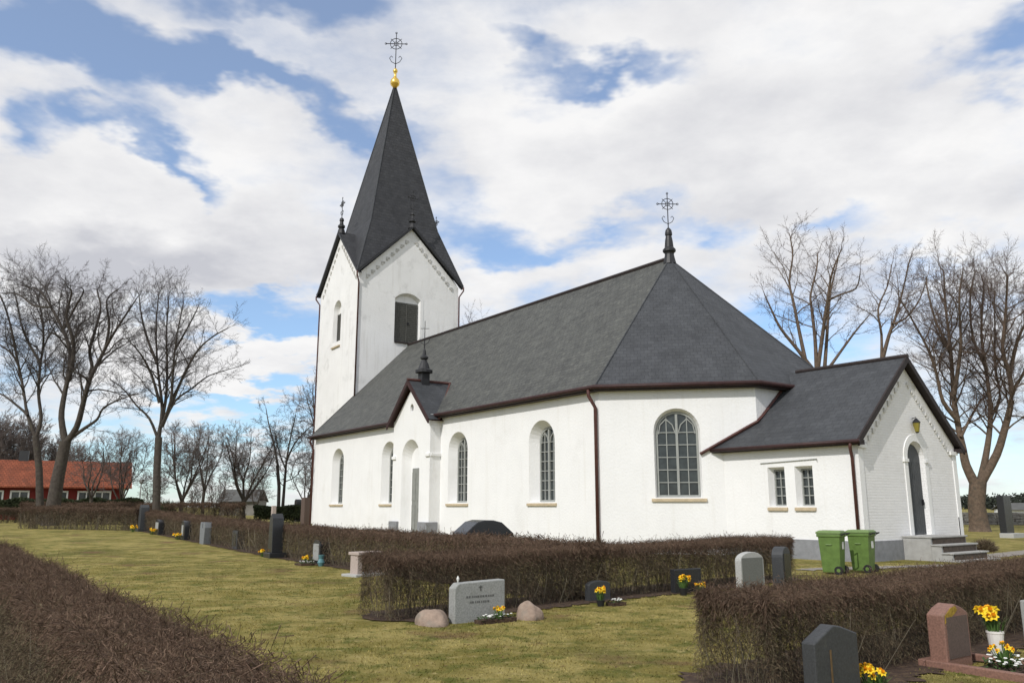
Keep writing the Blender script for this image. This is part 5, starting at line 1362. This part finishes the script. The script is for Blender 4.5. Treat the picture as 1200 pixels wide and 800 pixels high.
# hose tap post beside the downpipe
pt = onground(999, 25.6); r_ = empty('tap_post', pt, 0, 'short brown tap post standing beside the annex downpipe', 'tap')
MB().box((0, 0, .55), (.09, .09, 1.1)).build('post', G_BROWN, r_); MB().tube([(0, -.05, .98), (-.06, -.12, .98), (-.06, -.12, .9)], .02, 6).build('spout', IRON, r_)

# ------------------------------------------------------------------ grass, fallen leaves
def grass():
    rng = np.random.default_rng(90); n = 260000
    d = 3.0 + (rng.random(n) ** 1.5) * 29; x = (rng.uniform(-.72, .72, n)) * d * 1.05
    keep = np.ones(n, bool)
    def away(a, b, w):
        a, b = np.array(a[:2]), np.array(b[:2]); v = b - a; L_ = np.linalg.norm(v); v /= L_; q = np.stack([x, d], 1) - a; t = q @ v; s = np.abs(q @ np.array([-v[1], v[0]])); return ~((t > -.3) & (t < L_ + .3) & (s < w))
    for a, b, w in ((H2a, H2b, .55), (H4e, H4w, .5), (H1n, H1w, .5), (H3a, H3b, .6), (H1s0, H1s1, .8)): keep &= away(a, b, w)
    e = (x - X0) * EV.x + (d - Y0) * EV.y; nn = (x - X0) * NV.x + (d - Y0) * NV.y
    keep &= ~((e < 10.2) & (nn > -.1) & (nn - 0 > e - .3) & (nn < 10)) | (e > 10.3)
    x, d, e = x[keep], d[keep], e[keep]; n = len(x)
    q = np.clip((-e + 2) / 34, 0, 1); z = .46 * q * q * (3 - 2 * q)
    clump = .5 + .5 * np.sin(x * 2.3 + np.sin(d * 1.7) * 2) * np.sin(d * 2.9 + np.sin(x * 1.3) * 2)
    h = rng.uniform(.009, .024, n) * (.6 + .8 * clump) * np.clip((33 - d) / 16, .15, 1); w = .0022 + .00042 * d; a = rng.uniform(0, 6.283, n)
    V = np.empty((n, 3, 3)); dx, dy = np.cos(a) * w, np.sin(a) * w
    V[:, 0] = np.stack([x - dx, d - dy, z], 1); V[:, 1] = np.stack([x + dx, d + dy, z], 1); V[:, 2] = np.stack([x + rng.normal(0, .012, n), d + rng.normal(0, .012, n), z + h], 1)
    me = bpy.data.meshes.new('grass'); me.vertices.add(n * 3); me.vertices.foreach_set('co', V.ravel()); me.loops.add(n * 3); me.loops.foreach_set('vertex_index', np.arange(n * 3, dtype=np.int32)); me.polygons.add(n)
    me.polygons.foreach_set('loop_start', np.arange(n, dtype=np.int32) * 3); me.polygons.foreach_set('loop_total', np.full(n, 3, np.int32)); me.update(calc_edges=True)
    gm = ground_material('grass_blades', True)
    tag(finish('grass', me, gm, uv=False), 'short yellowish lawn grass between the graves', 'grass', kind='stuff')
    m = 900; dd = 4 + rng.random(m) ** 1.2 * 16; xx = rng.uniform(-.7, .7, m) * dd; mb = MB()
    for i in range(m):
        a = rng.uniform(0, 6.28); s = rng.uniform(.012, .028); zz = terr(xx[i], dd[i]) + .02 + rng.uniform(0, .015); c, sn = math.cos(a) * s, math.sin(a) * s
        mb.add([(xx[i] - c, dd[i] - sn, zz), (xx[i] + sn * .5, dd[i] - c * .5, zz + .006), (xx[i] + c, dd[i] + sn, zz + .003), (xx[i] - sn * .5, dd[i] + c * .5, zz + .008)], [(0, 1, 2, 3)])
    lm = mat('dead_leaves', (1, 1, 1), .9, .2, 3, island=[(.10, .055, .03), (.17, .10, .05), (.22, .15, .08), (.08, .05, .03)])
    tag(mb.build('fallen_leaves', lm, uv=False), 'scattered brown fallen leaves on the lawn', 'leaves', kind='stuff')
grass()
